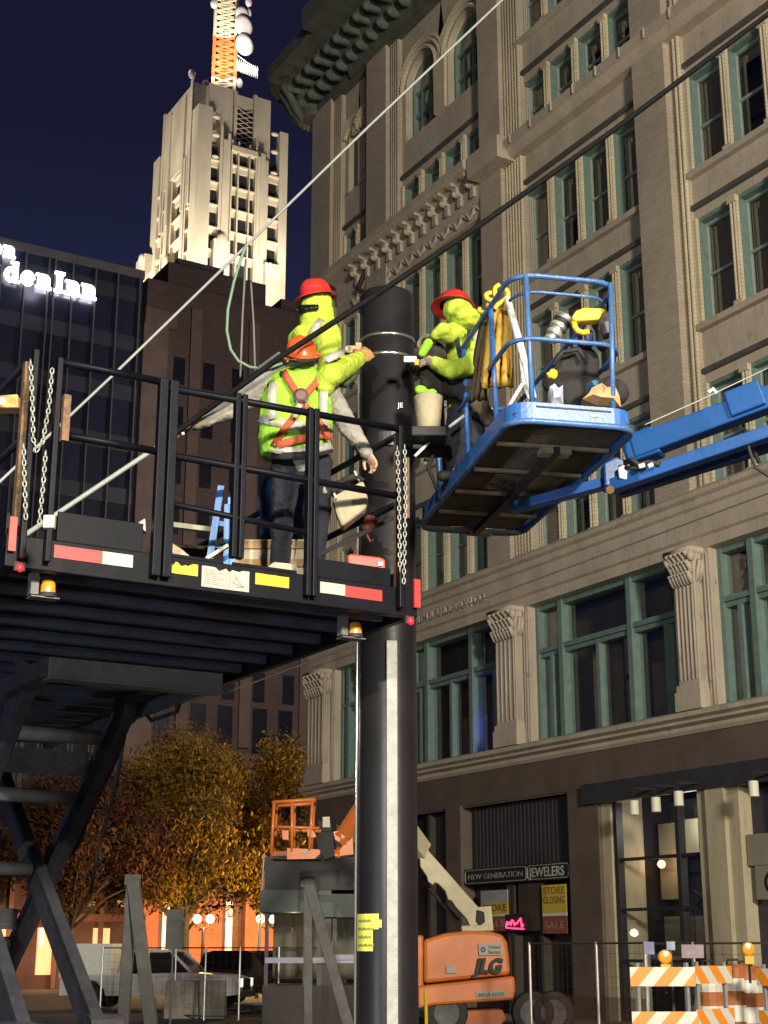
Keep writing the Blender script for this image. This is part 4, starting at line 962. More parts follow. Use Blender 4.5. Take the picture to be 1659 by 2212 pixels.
# orange-white drums along the right
for i,(x,y,lb) in enumerate(((1530,2085,'traffic drum just right of the second barricade'),(1583,2083,'traffic drum between the barricade and the amber fence light'),(1610,2087,'traffic drum under the amber fence light'))):
    p_=PF(x,y,24.6); t=thing('traffic_drum',lb,'traffic drum',(p_.x,p_.y,0),'orange and white traffic drums'); z=p_.z; m=MB()
    prof=[(.0,z),(.2,z),(.23,z-.05),(.24,z-.2),(.25,z-.21),(.26,z-.4),(.27,z-.41),(.28,z-.6),(.29,z-.61),(.3,z-.85),(.3,.05),(.4,.0)]
    for k in range(len(prof)-1):
        m.mi=1 if k in(4,8) else 0; m.lathe((p_.x,p_.y,0),prof[k:k+2],16)
    m.build('drum_body',[mat('drum_orange_dull',(.40,.12,.03),.6,0,.2,6),WHTAPE],t)
    MB().path([p_+u*.1,p_+u*.08+Vector((0,0,.07)),p_-u*.08+Vector((0,0,.07)),p_-u*.1],.018,6).build('handle',BLK,t)
# ============================================================ ORANGE BOOM LIFT
jl=thing('orange_boom_lift','orange boom lift with cream boom folded up behind the black column','boom lift',Vector((18.3,27.6,0)))
FJ=33; 
def J(x,y,dF=0): return PF(x,y,FJ+dF)
s_=FJ/3331
# counterweight body: side outline extruded in depth, bevelled
def outl(pts,F,depth,name,mt,par_,bev=.03):
    P0=[PF(x,y,F) for x,y in pts]; n_=len(pts); V=[p_ for p_ in P0]+[p_+f_*depth for p_ in P0]
    return MB().add(V,[tuple(range(n_)),tuple(range(2*n_-1,n_-1,-1))]+[(i,n_+i,n_+(i+1)%n_,(i+1)%n_) for i in range(n_)]).build(name,mt,par_,bevel=bev)
outl([(915,2125),(1103,2106),(1100,2065),(1096,2035),(1085,2018),(1060,2012),(1010,2010),(960,2016),(915,2030)],FJ,1.7,'hood',ORANGE,jl,.08)
outl([(900,2180),(935,2172),(1110,2160),(1114,2140),(1112,2108),(930,2127),(900,2130)],FJ-.04,1.9,'counterweight',ORANGE,jl,.06)
outl([(880,2020),(915,2020),(915,2165),(880,2170)],FJ+.1,1.6,'side_panel',ORANGE,jl,.05)
outl([(940,2185),(1085,2180),(1095,2200),(1075,2225),(930,2230)],FJ+.1,1.5,'chassis',mat('chassis_orange',(.40,.11,.03),.6,0,.2,4),jl,.04)
for (x,y) in((965,2215),(1150,2190),(1195,2195)):
    c=PF(x,y,FJ+.2); c.z=.45; wheel(jl,c,f_,.45,.35)
c=PF(955,2240,FJ-.1)
PLAQ=PAPER
def plaque(pts,F,name,mt,parent): return outl(pts,F,.01,name,mt,parent,0)
lb=plaque([(1033,2038),(1082,2036),(1086,2063),(1035,2064)],FJ-.06,'rental_label',PLAQ,jl)
m=MB(); m.lathe(PF(1044,2051,FJ-.075),[(.025,0),(.055,.002),(.055,.01),(.025,.01)],18,axis=-f_); m.build('label_ring',mat('label_navy',(.03,.02,.16),.5),jl)
tu=u; tv=Vector((0,0,1))
text('label_words','United',INK,jl,PF(1055,2049,FJ-.075),tu,tv,.10,.002,fit=.24); text('label_words','Rentals',INK,jl,PF(1055,2060,FJ-.075),tu,tv,.10,.002,fit=.24)
text('maker_letters','JLG',INK,jl,PF(1026,2101,FJ-.10),tu+tv*.0,(tv+tu*.22).normalized(),.42,.003,fit=.60,bold=.05)
plaque([(1028,2143),(1092,2139),(1094,2153),(1030,2158)],FJ-.07,'number_plate',PLAQ,jl); text('number_words','800-UR-RENTS',INK,jl,PF(1032,2154,FJ-.085),tu+tv*.04,tv,.11,.002,fit=.56)
plaque([(964,2086),(985,2085),(985,2102),(964,2103)],FJ-.06,'small_decal',PLAQ,jl)
outl([(996,2000),(1056,1997),(1056,2010),(1030,2014),(998,2014)],FJ+.2,1.0,'turntable_plate',CREAMPT,jl,.02)
# lower cream boom
outl([(905,1830),(912,1822),(1032,1958),(1046,1975),(1040,1999),(1015,2000),(1008,1985),(985,1960),(975,1945),(968,1944),(962,1925),(948,1910),(940,1906),(935,1912),(925,1905),(922,1893),(908,1872)],FJ+.35,.45,'lower_boom',CREAMPT,jl,.02)
outl([(1030,1965),(1046,1970),(1048,1992),(1036,2000),(1028,1990)],FJ+.3,.5,'boom_pivot',BLK,jl,.02)
for a_,c_ in(((925,1840),(1005,1965)),((915,1905),(990,1990))):
    m=MB().tube(PF(*a_,FJ+.9),PF(*c_,FJ+.9),.05,n=8); m.build('lift_cylinder',BLK,jl)
MB().bar(PF(1035,1960,FJ+1.0),PF(1040,2012,FJ+1.0),.5,.5,up=f_).build('turntable_post',CREAMPT,jl)
# upper cream boom hidden by the column, then orange jib and basket
MB().bar(PF(912,1840,FJ+.5),PF(835,1735,FJ-.5),.34,.4).build('middle_boom',CREAMPT,jl,bevel=.02)
for a_,c_,w_ in(((838,1640),(731,1808),.11),((846,1660),(742,1822),.12),((830,1740),(728,1845),.10)):
    MB().bar(PF(*a_,FJ-1.5),PF(*c_,FJ-4),w_,w_*1.5).build('jib_arm',ORANGE,jl,bevel=.01)
outl([(719,1797),(729,1794),(747,1808),(740,1822),(724,1815)],FJ-4,.3,'jib_knuckle',ORANGE,jl,.01)
outl([(720,1848),(748,1820),(762,1808),(764,1846),(730,1850)],FJ-4,.25,'jib_bracket',ORANGE,jl,.01)
MB().bar(PF(838,1640,FJ-1.5),PF(835,1740,FJ-.7),.4,.4).build('jib_link',ORANGE,jl)
outl([(675,1790),(720,1795),(724,1850),(700,1858),(685,1835)],FJ-4,.35,'rotator',BLK,jl,.02)
outl([(683,1770),(718,1778),(716,1800),(690,1800)],FJ-4,.25,'valve_block',BLK,jl,.02)
plaque([(697,1765),(712,1764),(713,1787),(697,1787)],FJ-4.05,'control_cover',mat('pale_cover',(.55,.53,.42),.6),jl)
FB=FJ-5
def BP(x,y,d=0): return PF(x,y,FB)+f_*d
m=MB(); r_=.03
for d in(0,.75):
    for x0,y0,x1,y1 in((592,1733,586,1845),(631,1730,630,1840),(675,1728,668,1838)): m.tube(BP(x0,y0,d),BP(x1,y1,d),r_,n=8)
    m.tube(BP(590,1733,d),BP(678,1727,d),r_*1.2,n=8); m.tube(BP(588,1786,d),BP(690,1789,d),r_,n=8)
for x,y in((590,1733),(678,1727),(588,1786),(672,1789)): m.tube(BP(x,y,0),BP(x,y,.75),r_,n=8)
m.build('basket_rail',ORANGE,jl,smooth=True)
m=MB(); m.obox((BP(586,1852)+BP(690,1852))/2+f_*.38,(BP(690,1852)-BP(586,1852))/2,f_*.38,Vector((0,0,.03))); m.build('basket_floor',BLK,jl)
outl([(620,1832),(690,1835),(692,1843),(680,1855),(620,1856)],FB-.02,.03,'toe_board',ORANGE,jl,0); outl([(585,1840),(620,1838),(620,1855),(585,1852)],FB+.0,.03,'toe_board',mat('rust_orange',(.30,.10,.04),.7),jl,0)
outl([(663,1790),(675,1792),(684,1805),(680,1810),(664,1808)],FB-.02,.2,'control_box',ORANGE,jl,.01); outl([(608,1792),(624,1790),(624,1815),(610,1814)],FB+.1,.15,'tool_tray',ORANGE,jl,.01)
plaque([(651,1838),(667,1838),(667,1844),(651,1844)],FB-.04,'decal',PLAQ,jl)
lamp('shop_side_flood','SPOT',(4,14,9),650,(1,.75,.45),.3,(19,28,1.5),34,.8)
# ============================================================ BLACK COLUMN
CXc,CYc,CR=5.064,8.622,.200
cl=thing('steel_column','tall glossy black round steel column rising in the middle of the picture','column',(CXc,CYc,0))
MB().lathe((CXc,CYc,0),[(CR,0),(CR,6.34),(CR-.012,6.36),(CR-.03,6.36),(CR-.03,6.0)],64).build('shaft',COLBLK,cl,smooth=True)
MB().lathe((CXc,CYc,0),[(.34,0),(.34,.05),(.2,.05)],32).build('base_plate',COLBLK,cl)
toc=Vector((-CXc,-CYc,0)).normalized(); sdv=Vector((0,0,1)).cross(toc)   # toward camera; image-left is -sdv? 
lft=Vector((-CA,SA,0))
def on_col(off,z,extra=.0):   # point on the column skin, off metres to the image right
    a_=math.asin(max(-1,min(1,off/CR))); n_=(-f_)*math.cos(a_)+u*math.sin(a_); return Vector((CXc,CYc,z))+n_*(CR+extra),n_
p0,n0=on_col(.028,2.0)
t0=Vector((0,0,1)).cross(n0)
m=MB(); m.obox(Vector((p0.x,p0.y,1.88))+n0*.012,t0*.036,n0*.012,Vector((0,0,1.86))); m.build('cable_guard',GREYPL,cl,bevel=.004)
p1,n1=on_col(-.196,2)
m=MB(); m.tube(Vector((p1.x,p1.y,0))-u*.012,Vector((p1.x,p1.y,6.2))-u*.008,.009,n=10); m.build('edge_glint_strip',mat('edge_glint_metal',(.65,.65,.62),.2,.8,.05,20),cl,smooth=True)  # bright strip stands in for the glint along the column's left edge
# steel straps and buckle
SS=mat('stainless_band',(.62,.60,.54),.25,.9,.05,10)
for z in(5.985,5.835): 
    m=MB(); m.lathe((CXc,CYc,z-.012),[(CR+.001,0),(CR+.006,0),(CR+.006,.022),(CR+.001,.022)],64); m.build('steel_band',SS,cl,smooth=True)
pb_=Vector((CXc,CYc,5.91))+lft*(CR+.05)-f_*.05
m=MB(); m.obox(pb_,u*.04,f_*.03,Vector((0,0,.03))); m.tube(pb_+f_*-.03+u*-.03,pb_+f_*.05+u*-.03,.03,n=12); m.obox(pb_+u*.05+Vector((0,0,.012)),u*.03,f_*.025,Vector((0,0,.045))); m.tube(pb_+u*-.05,pb_+u*.06+Vector((0,0,.03)),.018,n=8); m.obox(pb_+Vector((.01,0,-.05)),u*.03,f_*.03,Vector((0,0,.02))); m.build('band_buckle',mat('brass_buckle',(.30,.24,.14),.35,.5,.2,20),cl,bevel=.006)
# yellow paper sticker
m=MB(); pl=[(-.2,.165),(.055,.165),(.055,.105),(.085,.10),(.08,.04),(-.0,.04),(-.01,.005),(.008,-.05),(.01,-.165),(-.2,-.165)]
zc=PF(800,2014,9.8).z
grid=[]; m=MB()
strips=[(-.193,-.092,-.115,.115),(-.092,-.055,.02,.115),(-.055,-.037,.03,.078)]
for a0_,a1_,z0,z1 in strips:
    n_=8; vs=[]
    for k in range(n_+1):
        q_,nn_=on_col(a0_+(a1_-a0_)*k/n_,0,.0025); vs+=[(q_.x,q_.y,zc+z0),(q_.x,q_.y,zc+z1)]
    m.add(vs,[(2*k,2*k+2,2*k+3,2*k+1) for k in range(n_)])
stk=m.build('yellow_sticker',mat('yellow_paper',(.66,.66,.10),.7,0,.2,12),cl)
for k in range(4):
    m=MB(); vs=[]; z=zc+.07-.05*k
    for j in range(11):
        q_,nn_=on_col(-.185+(.085+.015*(k%2))*j/10,0,.004); vs+=[(q_.x,q_.y,z-.004*(1+j%2)),(q_.x,q_.y,z+.004*(1+(j*7+k)%3))]
    m.add(vs,[(2*j,2*j+2,2*j+3,2*j+1) for j in range(10)]); m.build('pen_line',mat('pen_olive',(.25,.24,.04),.8),stk)
pa,na=on_col(.075,5.42); text('chalk_mark','JE',WHITE,cl,pa+n0*.005,t0,(0,0,1),.05,.001)
# bracket arm on the column for the bucket
za=PF(925,948,9.8).z
m=MB(); m.obox(Vector((CXc,CYc,za))+u*.28-f_*.02,u*.17,f_*.10,Vector((0,0,.05))); m.build('side_bracket',COLBLK,cl,bevel=.01)
m=MB(); m.lathe((CXc,CYc,za-.05),[(CR,0),(CR+.02,0),(CR+.02,.10),(CR,.10)],48); m.build('clamp_ring',COLBLK,cl)
# ============================================================ SCISSOR LIFT
DX0,DX1,DY0,DY1,DZ0,DZ1=2.12,4.715,7.66,14.9,3.74,3.90
sl=thing('scissor_lift','black scissor lift platform with railings, raised over dark crossed arms on the left','scissor lift',(3.4,11,0))
m=MB(); m.box(DX0+.05,DX1-.05,DY0+.05,DY1,DZ0+.06,DZ1)
m.build('platform_deck',BLKSTEEL,sl)
m=MB()
for k in range(17): m.box(DX0+.1,DX1-.1,DY0+.25+k*.42,DY0+.31+k*.42,DZ0-.0,DZ0+.062)
m.build('deck_ribs',mat('deck_rib_blue_black',(.030,.036,.060),.5,0,.3,4),sl)
m=MB(); m.box(DX0,DX1,DY0,DY0+.06,DZ0-.02,DZ1); m.box(DX0,DX0+.06,DY0+.06,DY1,DZ0-.02,DZ1); m.box(DX1-.06,DX1,DY0+.06,DY1,DZ0-.02,DZ1)
m.build('deck_edge_beam',BLKSTEEL,sl,bevel=.006)
m=MB()
for a0_,a1_ in((2.40,2.90),(2.99,3.40),(3.46,3.88),(3.99,4.53)):
    hz=.17 if a0_==2.40 else .115 if a0_==3.99 else .02
    m.box(a0_,a1_,DY0+.01,DY0+.03,DZ1,DZ1+hz); 
m.box(DX1-.04,DX1-.02,DY0+.1,DY1,DZ1,DZ1+.15); m.box(DX0+.02,DX0+.04,DY0+.1,DY1,DZ1,DZ1+.15)
m.build('toe_plate',BLKSTEEL,sl,bevel=.004)
posts=[2.20,2.34,2.965,3.03,3.44,3.485,3.93,3.972,4.575]
m=MB()
for x in posts:
    top={2.20:4.97,2.34:4.95}.get(x,4.95); wp=.027 if x in(2.965,3.03) else .017; m.box(x-wp,x+wp,DY0-.055,DY0-.002,DZ0+.02 if x not in(3.44,3.485) else 3.93,top)
m.build('front_post',BLKSTEEL,sl,bevel=.006,each=.004)
m=MB()
def rail(a,b,r=.022): m.tube(a,b,r,n=10)
YR=DY0-.03
rail((2.34,YR,4.93),(2.96,YR,4.93)); rail((3.0,YR+.0,4.90),(4.575,YR,4.93)); rail((2.36,YR,4.50),(2.96,YR,4.50)); rail((3.05,YR,4.49),(4.565,YR,4.48)); rail((3.05,YR,4.20),(3.92,YR,4.15),.018)
for x in(DX1-.09,DX0+.06):
    rail((x,DY0+.1,4.93),(x,DY1,4.93)); rail((x,DY0+.1,4.47),(x,DY1,4.47),.022)
    for k in(3,6): m.tube((x,DY0+.05+k*1.15,DZ1),(x,DY0+.05+k*1.15,4.93),.022,n=8)
rail((DX0+.06,DY1,4.93),(DX1-.09,DY1,4.93)); m.build('guard_rail',BLKSTEEL,sl,smooth=True)
# rear posts near corner
m=MB(); m.box(4.605,4.65,DY0+.05,DY0+.10,DZ1,4.93); m.box(2.17,2.22,DY0+.06,DY0+.11,DZ1,4.93); m.box(4.615,4.645,DY0-.03,DY0+.02,4.35,4.75); m.box(2.36,2.40,DY0-.09,DY0-.05,4.45,4.72)
m.build('corner_post',mat('rusty_post',(.16,.085,.035),.7,0,.5,6,dirt=(.03,.03,.03),dirtamt=.6),sl)
YF_=DY0-.006
def sticker(x0,x1,z0,z1,mt,name,sl_=0,y=YF_):
    return MB().box(x0,x1,y,y+.005,z0,z1).build(name,mt,sl)
sticker(2.385,2.66,3.80,3.872,REDTAPE,'red_tape'); sticker(2.661,2.84,3.80,3.872,LTAPE,'white_tape')
sticker(4.03,4.20,3.80,3.868,LTAPE,'white_tape'); sticker(4.201,4.46,3.795,3.865,REDTAPE,'red_tape')
# jagged yellow sticker and torn label
def jag(x0,x1,z0,z1,mt,name,top,seed):
    rn=random.Random(seed); n_=14; pts=[(x0,z0),(x1,z0)]
    for k in range(n_+1): pts.append((x1-(x1-x0)*k/n_, z1-(rn.random()*top if 2<k<n_-3 or top<.015 else 0)))
    V=[(a_,YF_,b_) for a_,b_ in pts]; n2=len(V); return MB().add(V+[(a_,YF_+.004,b_) for a_,_,b_ in V],[tuple(range(n2))]+[(i,n2+i,n2+(i+1)%n2,(i+1)%n2) for i in range(n2)]).build(name,mt,sl)
jag(3.02,3.235,3.80,3.868,YEL,'torn_yellow_sticker',.03,3); jag(3.60,3.82,3.80,3.868,YEL,'yellow_sticker',.002,5)
lbl=jag(3.26,3.56,3.745,3.868,PAPER,'instruction_label',.022,9)
m=MB()
for k in range(8): m.box(3.275,3.40-.02*(k%3),YF_-.003,YF_-.001,3.765+k*.0115,3.768+k*.0115)
m.box(3.415,3.418,YF_-.003,YF_-.001,3.755,3.855); m.box(3.435,3.44,YF_-.003,YF_-.001,3.76,3.85)
m.bar((3.46,YF_-.002,3.84),(3.52,YF_-.002,3.77),.004,.005,up=(0,1,0)); m.bar((3.52,YF_-.002,3.77),(3.455,YF_-.002,3.79),.004,.005,up=(0,1,0)); m.bar((3.455,YF_-.002,3.79),(3.49,YF_-.002,3.83),.004,.005,up=(0,1,0)); m.bar((3.47,YF_-.002,3.765),(3.54,YF_-.002,3.775),.004,.005,up=(0,1,0))
m.build('label_print',mat('label_grey_print',(.28,.26,.23),.7),lbl)
m=MB(); m.box(2.125,2.165,DY0-.03,DY0-.01,3.80,3.99); m.box(4.678,4.722,DY0-.03,DY0-.01,3.78,3.96); m.build('red_corner_plate',REDTAPE,sl)
for x,z in((2.20,3.725),(4.655,3.70)):
    o=MB().ell((x,DY0-.02,z-.01),.018,.015,.024).build('marker_lamp',emit('marker_red',(1,.012,.02),1.6),sl,smooth=True); MB().obox((x,DY0-.0,z),Vector((.03,0,0)),Vector((0,.012,0)),Vector((0,0,.025))).build('lamp_housing',BLK,o)
    lamp('marker_glow','POINT',(x-.02,DY0-.08,z-.02),.5,(1,.02,.05),.02)
for p_,lab in((PF(104,1268,7.95),0),(PF(767,1358,9.05),1)):
    o=MB().lathe(p_+Vector((0,0,-.035)),[(.042,0),(.042,.02),(.038,.065),(.02,.075),(0,.077)],20).build('amber_beacon',mat('amber_beacon_lens',(.62,.25,.02),.3,0,.15,20,coat=.4),sl,smooth=True)
    MB().lathe(p_+Vector((0,0,-.06)),[(0,0),(.048,0),(.05,.024),(0,.025)],20).build('beacon_base',BLK,o)
    MB().box(p_.x-.1,p_.x-.055,p_.y-.01,p_.y+.05,p_.z-.05,DZ0).build('beacon_bracket',GALV,o); MB().box(p_.x-.1,p_.x+.06,p_.y-.03,p_.y+.06,p_.z-.068,p_.z-.061).build('beacon_shelf',GALV,o)
# under-frame
def UB(m,a,b,w,h): m.bar(a,b,w,h)
m=MB(); m.box(3.02,4.29,9.62,9.66,3.50,3.64); m.box(3.02,4.29,9.60,9.75,3.49,3.505); m.build('frame_channel',GALV,sl,bevel=.004)
m=MB(); m.box(3.0,3.04,9.66,13.5,3.52,3.64); m.box(2.97,3.10,9.67,13.5,3.51,3.522)
for k in range(3): m.add([(3.0,10.0+k*.75,3.64),(3.0,10.3+k*.75,3.64),(2.9,10.12+k*.75,3.74)],[(0,1,2)])
m.box(4.24,4.28,9.68,13.5,3.52,3.64); m.build('frame_side_channel',ARMST,sl)
def arm(x,ya,za_,yb,zb,w_=.10,h_=.24,name='scissor_arm'):
    m=MB(); m.bar((x,ya,za_),(x,yb,zb),w_,h_); m.tube((x-.07,ya,za_),(x+.07,ya,za_),.13,n=16); m.tube((x-.07,yb,zb),(x+.07,yb,zb),.13,n=16); m.build(name,ARMST,sl,bevel=.012)
yA,yB=11.3,14.7
arm(4.2,yA,3.62,yB,1.15); arm(4.08,yB,3.62,yA,1.15)
arm(3.12,yA-.9,3.62,yB-.9,1.15); arm(3.24,yB-.9,3.62,yA-.9,1.15)
arm(4.2,yA,1.15,yB,-.1+.3); arm(4.08,yB,1.15,yA,.25); arm(3.12,yA-.9,1.15,yB-.9,.25)
m=MB()
for y,z in((11.75,3.42),(12.3,2.98),(13.0,2.42),(13.9,1.8)): m.tube((3.15,y,z),(4.15,y,z),.06,n=12)
m.build('cross_tube',mat('pale_cross_tube',(.17,.17,.155),.5,.1,.25,6,.2,30),sl,smooth=True)
m=MB(); m.box(3.2,4.12,11.9,11.95,3.12,3.32); m.box(3.2,4.12,13.6,13.66,1.92,2.1); m.build('tie_plate',ARMST,sl)
m=MB(); m.path([(4.26,11.5,3.55),(4.3,11.7,3.3),(4.28,12.2,2.9),(4.3,12.6,2.6),(4.26,12.9,2.45)],.02,6); m.path([(4.3,10.3,3.7),(4.35,10.6,3.5),(4.3,11.0,3.48),(4.28,11.3,3.66)],.018,6); m.path([(4.2,11.3,3.4),(4.25,11.6,3.0),(4.22,11.8,2.6),(4.3,12.2,2.2)],.014,6)
m.build('hydraulic_hose',BLK,sl,smooth=True)
m=MB(); m.box(2.6,4.7,10.2,15.2,.45,1.0); m.box(2.9,4.4,10.0,15.4,1.0,1.12); m.build('lift_chassis',ARMST,sl,bevel=.03)
for x in(2.55,4.75):
    for y in(10.9,14.4): wheel(sl,Vector((x,y,.45)),Vector((1,0,0)),.45,.3)
m=MB(); m.ell(PF(424,1493,11.9)+Vector((-.06,0,-.02)),.02,.02,.03); m.build('amber_marker',emit('orange_marker',(1,.25,.02),10),sl); lamp('amber_marker_glow','POINT',PF(432,1490,11.9)+Vector((.06,0,-.03)),1.2,(1,.35,.05),.03)
# chains
def chainobj(pts,label,s_=.030):
    t=MB(); P_=[Vector(p_) for p_ in pts]; seg=[(b_-a_).length for a_,b_ in zip(P_,P_[1:])]; tot=sum(seg); n_=int(tot/s_)
    def at(d):
        for a_,b_,L_ in zip(P_,P_[1:],seg):
            if d<=L_: return a_.lerp(b_,d/L_),(b_-a_).normalized()
            d-=L_
        return P_[-1],(P_[-1]-P_[-2]).normalized()
    for k in range(n_):
        c_,d_=at((k+.5)*s_); a_=u if k%2 else f_; a_=(a_-d_*a_.dot(d_)).normalized(); pts2=[]
        for j in range(8): q=2*math.pi*j/8; pts2.append(c_+d_*math.cos(q)*s_*.68+a_*math.sin(q)*s_*.33)
        t.path(pts2,s_*.14,5,True)
    o=t.build('chain',CHAIN,None,smooth=True); return tag(o,label,'chain','zinc chains hung on the lift railing')
YC=DY0-.07
def CY_(x,y): return PY(x,y,YC)
chainobj([CY_(*q) for q in((66,778),(70,870),(72,950),(80,972),(92,955),(106,880),(113,795))],'chain hanging in a U between the two left corner posts')
chainobj([CY_(*q) for q in((51,960),(53,1040),(56,1128))],'left straight lower chain below the U-shaped one')
chainobj([CY_(*q) for q in((99,975),(93,1050),(84,1140))],'right slanting lower chain below the U-shaped one')
chainobj([CY_(*q) for q in((858,965),(862,1080),(864,1240))],'left strand of the two chains on the right corner post')
chainobj([CY_(*q) for q in((874,962),(876,1080),(872,1262))],'right strand of the two chains on the right corner post')
# ============================================================ BLUE BASKET LIFT
bp0=Vector((4.88,6.84,0)); bl=Vector((.317,.948,0)).normalized(); bw=Vector((.948,-.317,0)).normalized(); BL,BW,BZ=2.45,.80,4.80
def B(l,w_,z): return bp0+bl*l+bw*w_+Vector((0,0,z))
bb=thing('blue_boom_lift','blue boom lift basket with grated floor seen from below, boom running off to the right','boom lift',B(1.2,.4,BZ))
def rr(in_,z,rad=.16,n=5,l0=0,l1=None,w0=0,w1=None):
    l1=l1 or BL; w1=w1 or BW; pts=[]
    for (cl_,cw,a0_) in((l1-in_-rad,w1-in_-rad,0),(l0+in_+rad,w1-in_-rad,90),(l0+in_+rad,w0+in_+rad,180),(l1-in_-rad,w0+in_+rad,270)):
        for k in range(n+1): a_=R(a0_+90*k/n); pts.append(B(cl_+rad*math.cos(a_),cw+rad*math.sin(a_),z))
    return pts
RT=5.79
m=MB(); m.path(rr(.05,RT),.0175,10,True); m.build('top_rail',BLUER,bb,smooth=True)
m=MB(); m.path(rr(.04,5.36),.016,8,True); m.path(rr(.09,5.70)[6:18],.011,8); m.build('mid_rail',BLUER,bb,smooth=True)
for (l,w_) in((.06,.14),(.06,.70),(.55,.05),(1.25,.05),(1.9,.05),(2.40,.14),(2.40,.68),(.9,.75),(1.8,.75)):
    bot=4.86; MB().tube(B(l,w_*.92+.03,bot),B(l,w_,RT),.017,n=10).build('post',BLUE if l>.5 else BLUER,bb,smooth=True)
# toe boards : rounded band, open grated floor
lo=rr(.0,BZ,rad=.14,n=6); hi_=rr(.0,BZ+.125,rad=.14,n=6); n_=len(lo)
lo2=rr(.008,BZ,rad=.14,n=6); hi2=rr(.008,BZ+.125,rad=.14,n=6)
m=MB(); m.add(lo+hi_+lo2+hi2,[(i,(i+1)%n_,n_+(i+1)%n_,n_+i) for i in range(n_)]+[(2*n_+i,3*n_+i,3*n_+(i+1)%n_,2*n_+(i+1)%n_) for i in range(n_)]+[(n_+i,n_+(i+1)%n_,3*n_+(i+1)%n_,3*n_+i) for i in range(n_)])
m.build('toe_board',BLUE,bb)
m=MB(); m.bar(B(-.003,.16,BZ+.098),B(-.003,.64,BZ+.098),.006,.010); m.build('toe_board_slot',INK,bb)
m=MB(); m.bar(B(-.004,.50,BZ+.065),B(-.004,.56,BZ+.065),.004,.018); m.build('warning_decal',PAPER,bb)
m=MB(); m.path(rr(-.006,BZ-.0,rad=.15,n=6),.020,8,True); m.build('floor_ring',BLUER,bb,smooth=True)
m=MB()
for k in range(62): l=.05+k*(BL-.1)/61; m.bar(B(l,.03,BZ+.03),B(l,BW-.03,BZ+.03),.004,.02)
for k in range(26): w_=.04+k*(BW-.08)/25; m.bar(B(.03,w_,BZ+.045),B(BL-.03,w_,BZ+.045),.006,.012)
m.build('floor_grating',RUSTY,bb)
m=MB()
m.obox(B(BL/2,.14,BZ+.058),bl*(BL/2-.03),bw*.11,Vector((0,0,.002))); m.obox(B(BL*.5,.44,BZ+.058),bl*(BL/2-.03),bw*.06,Vector((0,0,.002))); m.obox(B(.5,.62,BZ+.06),bl*.45,bw*.14,Vector((0,0,.002))); m.build('floor_plate',mat('floor_plate_dark',(.03,.024,.02),.8,0,.3,5),bb)
m=MB()
for l in(.42,.95,1.45,1.95,2.38): m.bar(B(l,.03,BZ-.005),B(l,BW-.03,BZ-.005),.03,.02)
m.build('floor_brace',BRACE,bb)
m=MB(); m.bar(B(.4,.42,BZ-.03),B(2.38,.42,BZ-.03),.045,.045); m.build('centre_beam',mat('dark_centre_beam',(.05,.045,.045),.35,.3,.2,6),bb)
m=MB(); m.obox(B(.45,.42,BZ-.03),bl*.05,bw*.10,Vector((0,0,.02))); m.obox(B(2.38,.46,BZ-.03),bl*.04,bw*.09,Vector((0,0,.015))); m.build('beam_bracket',BRACE,bb,bevel=.005)
m=MB(); a_=B(1.5,.45,BZ-.09); b_=PF(1305,1045,9.55); m.bar(a_,b_,.10,.07,up=(0,0,1)); m.build('support_arm',BLUE,bb,bevel=.01)
# boom
bA,bB_=PF(1335,985,9.5),PF(1780,818,8.9)
dd=(bB_-bA).normalized(); bB_=bA+(bB_-bA)*3.2
m=MB(); m.bar(bA+dd*.12,bB_,.14,.155); m.build('jib_tube',BOOMBL,bb,bevel=.012)
m=MB(); m.bar(PF(1352,980,9.5),PF(1425,953,9.4),.165,.20); m.build('jib_head',BOOMBL,bb,bevel=.02)
m=MB(); m.bar(PF(1577,882,9.15),PF(1652,853,9.05),.18,.18); m.build('boom_collar',BOOMBL,bb,bevel=.012)
m=MB(); q0=PF(1318,1052,9.5); m.bar(q0,q0+(PF(1790,892,8.9)-q0)*3.0,.10,.085); m.build('lower_link',BOOMBL,bb,bevel=.008)
m=MB(); q0=PF(1340,1066,9.7); m.bar(q0,q0+(PF(1790,925,9.1)-q0)*3.0,.08,.06); m.build('lower_link_shade_bar',mat('navy_shadow_paint',(.008,.03,.11),.4,0,.2,4),bb,bevel=.008)  # navy bar drawn as the shaded underside of the lower link
outl([(1303,1000),(1330,985),(1352,992),(1348,1040),(1330,1056),(1306,1048)],9.45,.16,'knuckle',BOOMBL,bb,.015)
outl([(1335,1010),(1352,1000),(1368,1025),(1352,1036),(1338,1032)],9.40,.03,'hinge_plate',mat('worn_white_plate',(.5,.52,.55),.5,0,.3,9,dirt=(.05,.1,.3),dirtamt=.3),bb,.004)
MB().tube(PF(1318,1058,9.35),PF(1318,1058,9.62),.028,n=14).build('pivot_pin',mat('rust_pin',(.20,.10,.03),.7,0,.3,9),bb)
m=MB(); m.path([PF(1350,1000,9.4),PF(1365,992,9.35),PF(1380,1005,9.35),PF(1400,998,9.35),PF(1425,1003,9.3)],.02,6); m.path([PF(1352,1010,9.4),PF(1375,1013,9.35),PF(1400,1008,9.35)],.016,6); m.path([PF(1640,1000,9.2),PF(1622,960,9.2),PF(1612,930,9.1)],.014,6); m.path([PF(1612,930,9.1),PF(1618,970,9.1),PF(1632,1010,9.1),PF(1659,1028,9.1),PF(1700,1030,9.1)],.012,6)
m.build('hose',BLK,bb,smooth=True)
m=MB(); m.path([PF(1380,1008,9.3),PF(1392,1004,9.3)],.015,6); m.path([PF(1400,1007,9.28),PF(1410,1003,9.28)],.015,6); m.path([PF(1530,848,9.0),PF(1540,840,9.0),PF(1548,850,9.0)],.012,6); m.build('pale_fitting',WHITE,bb)
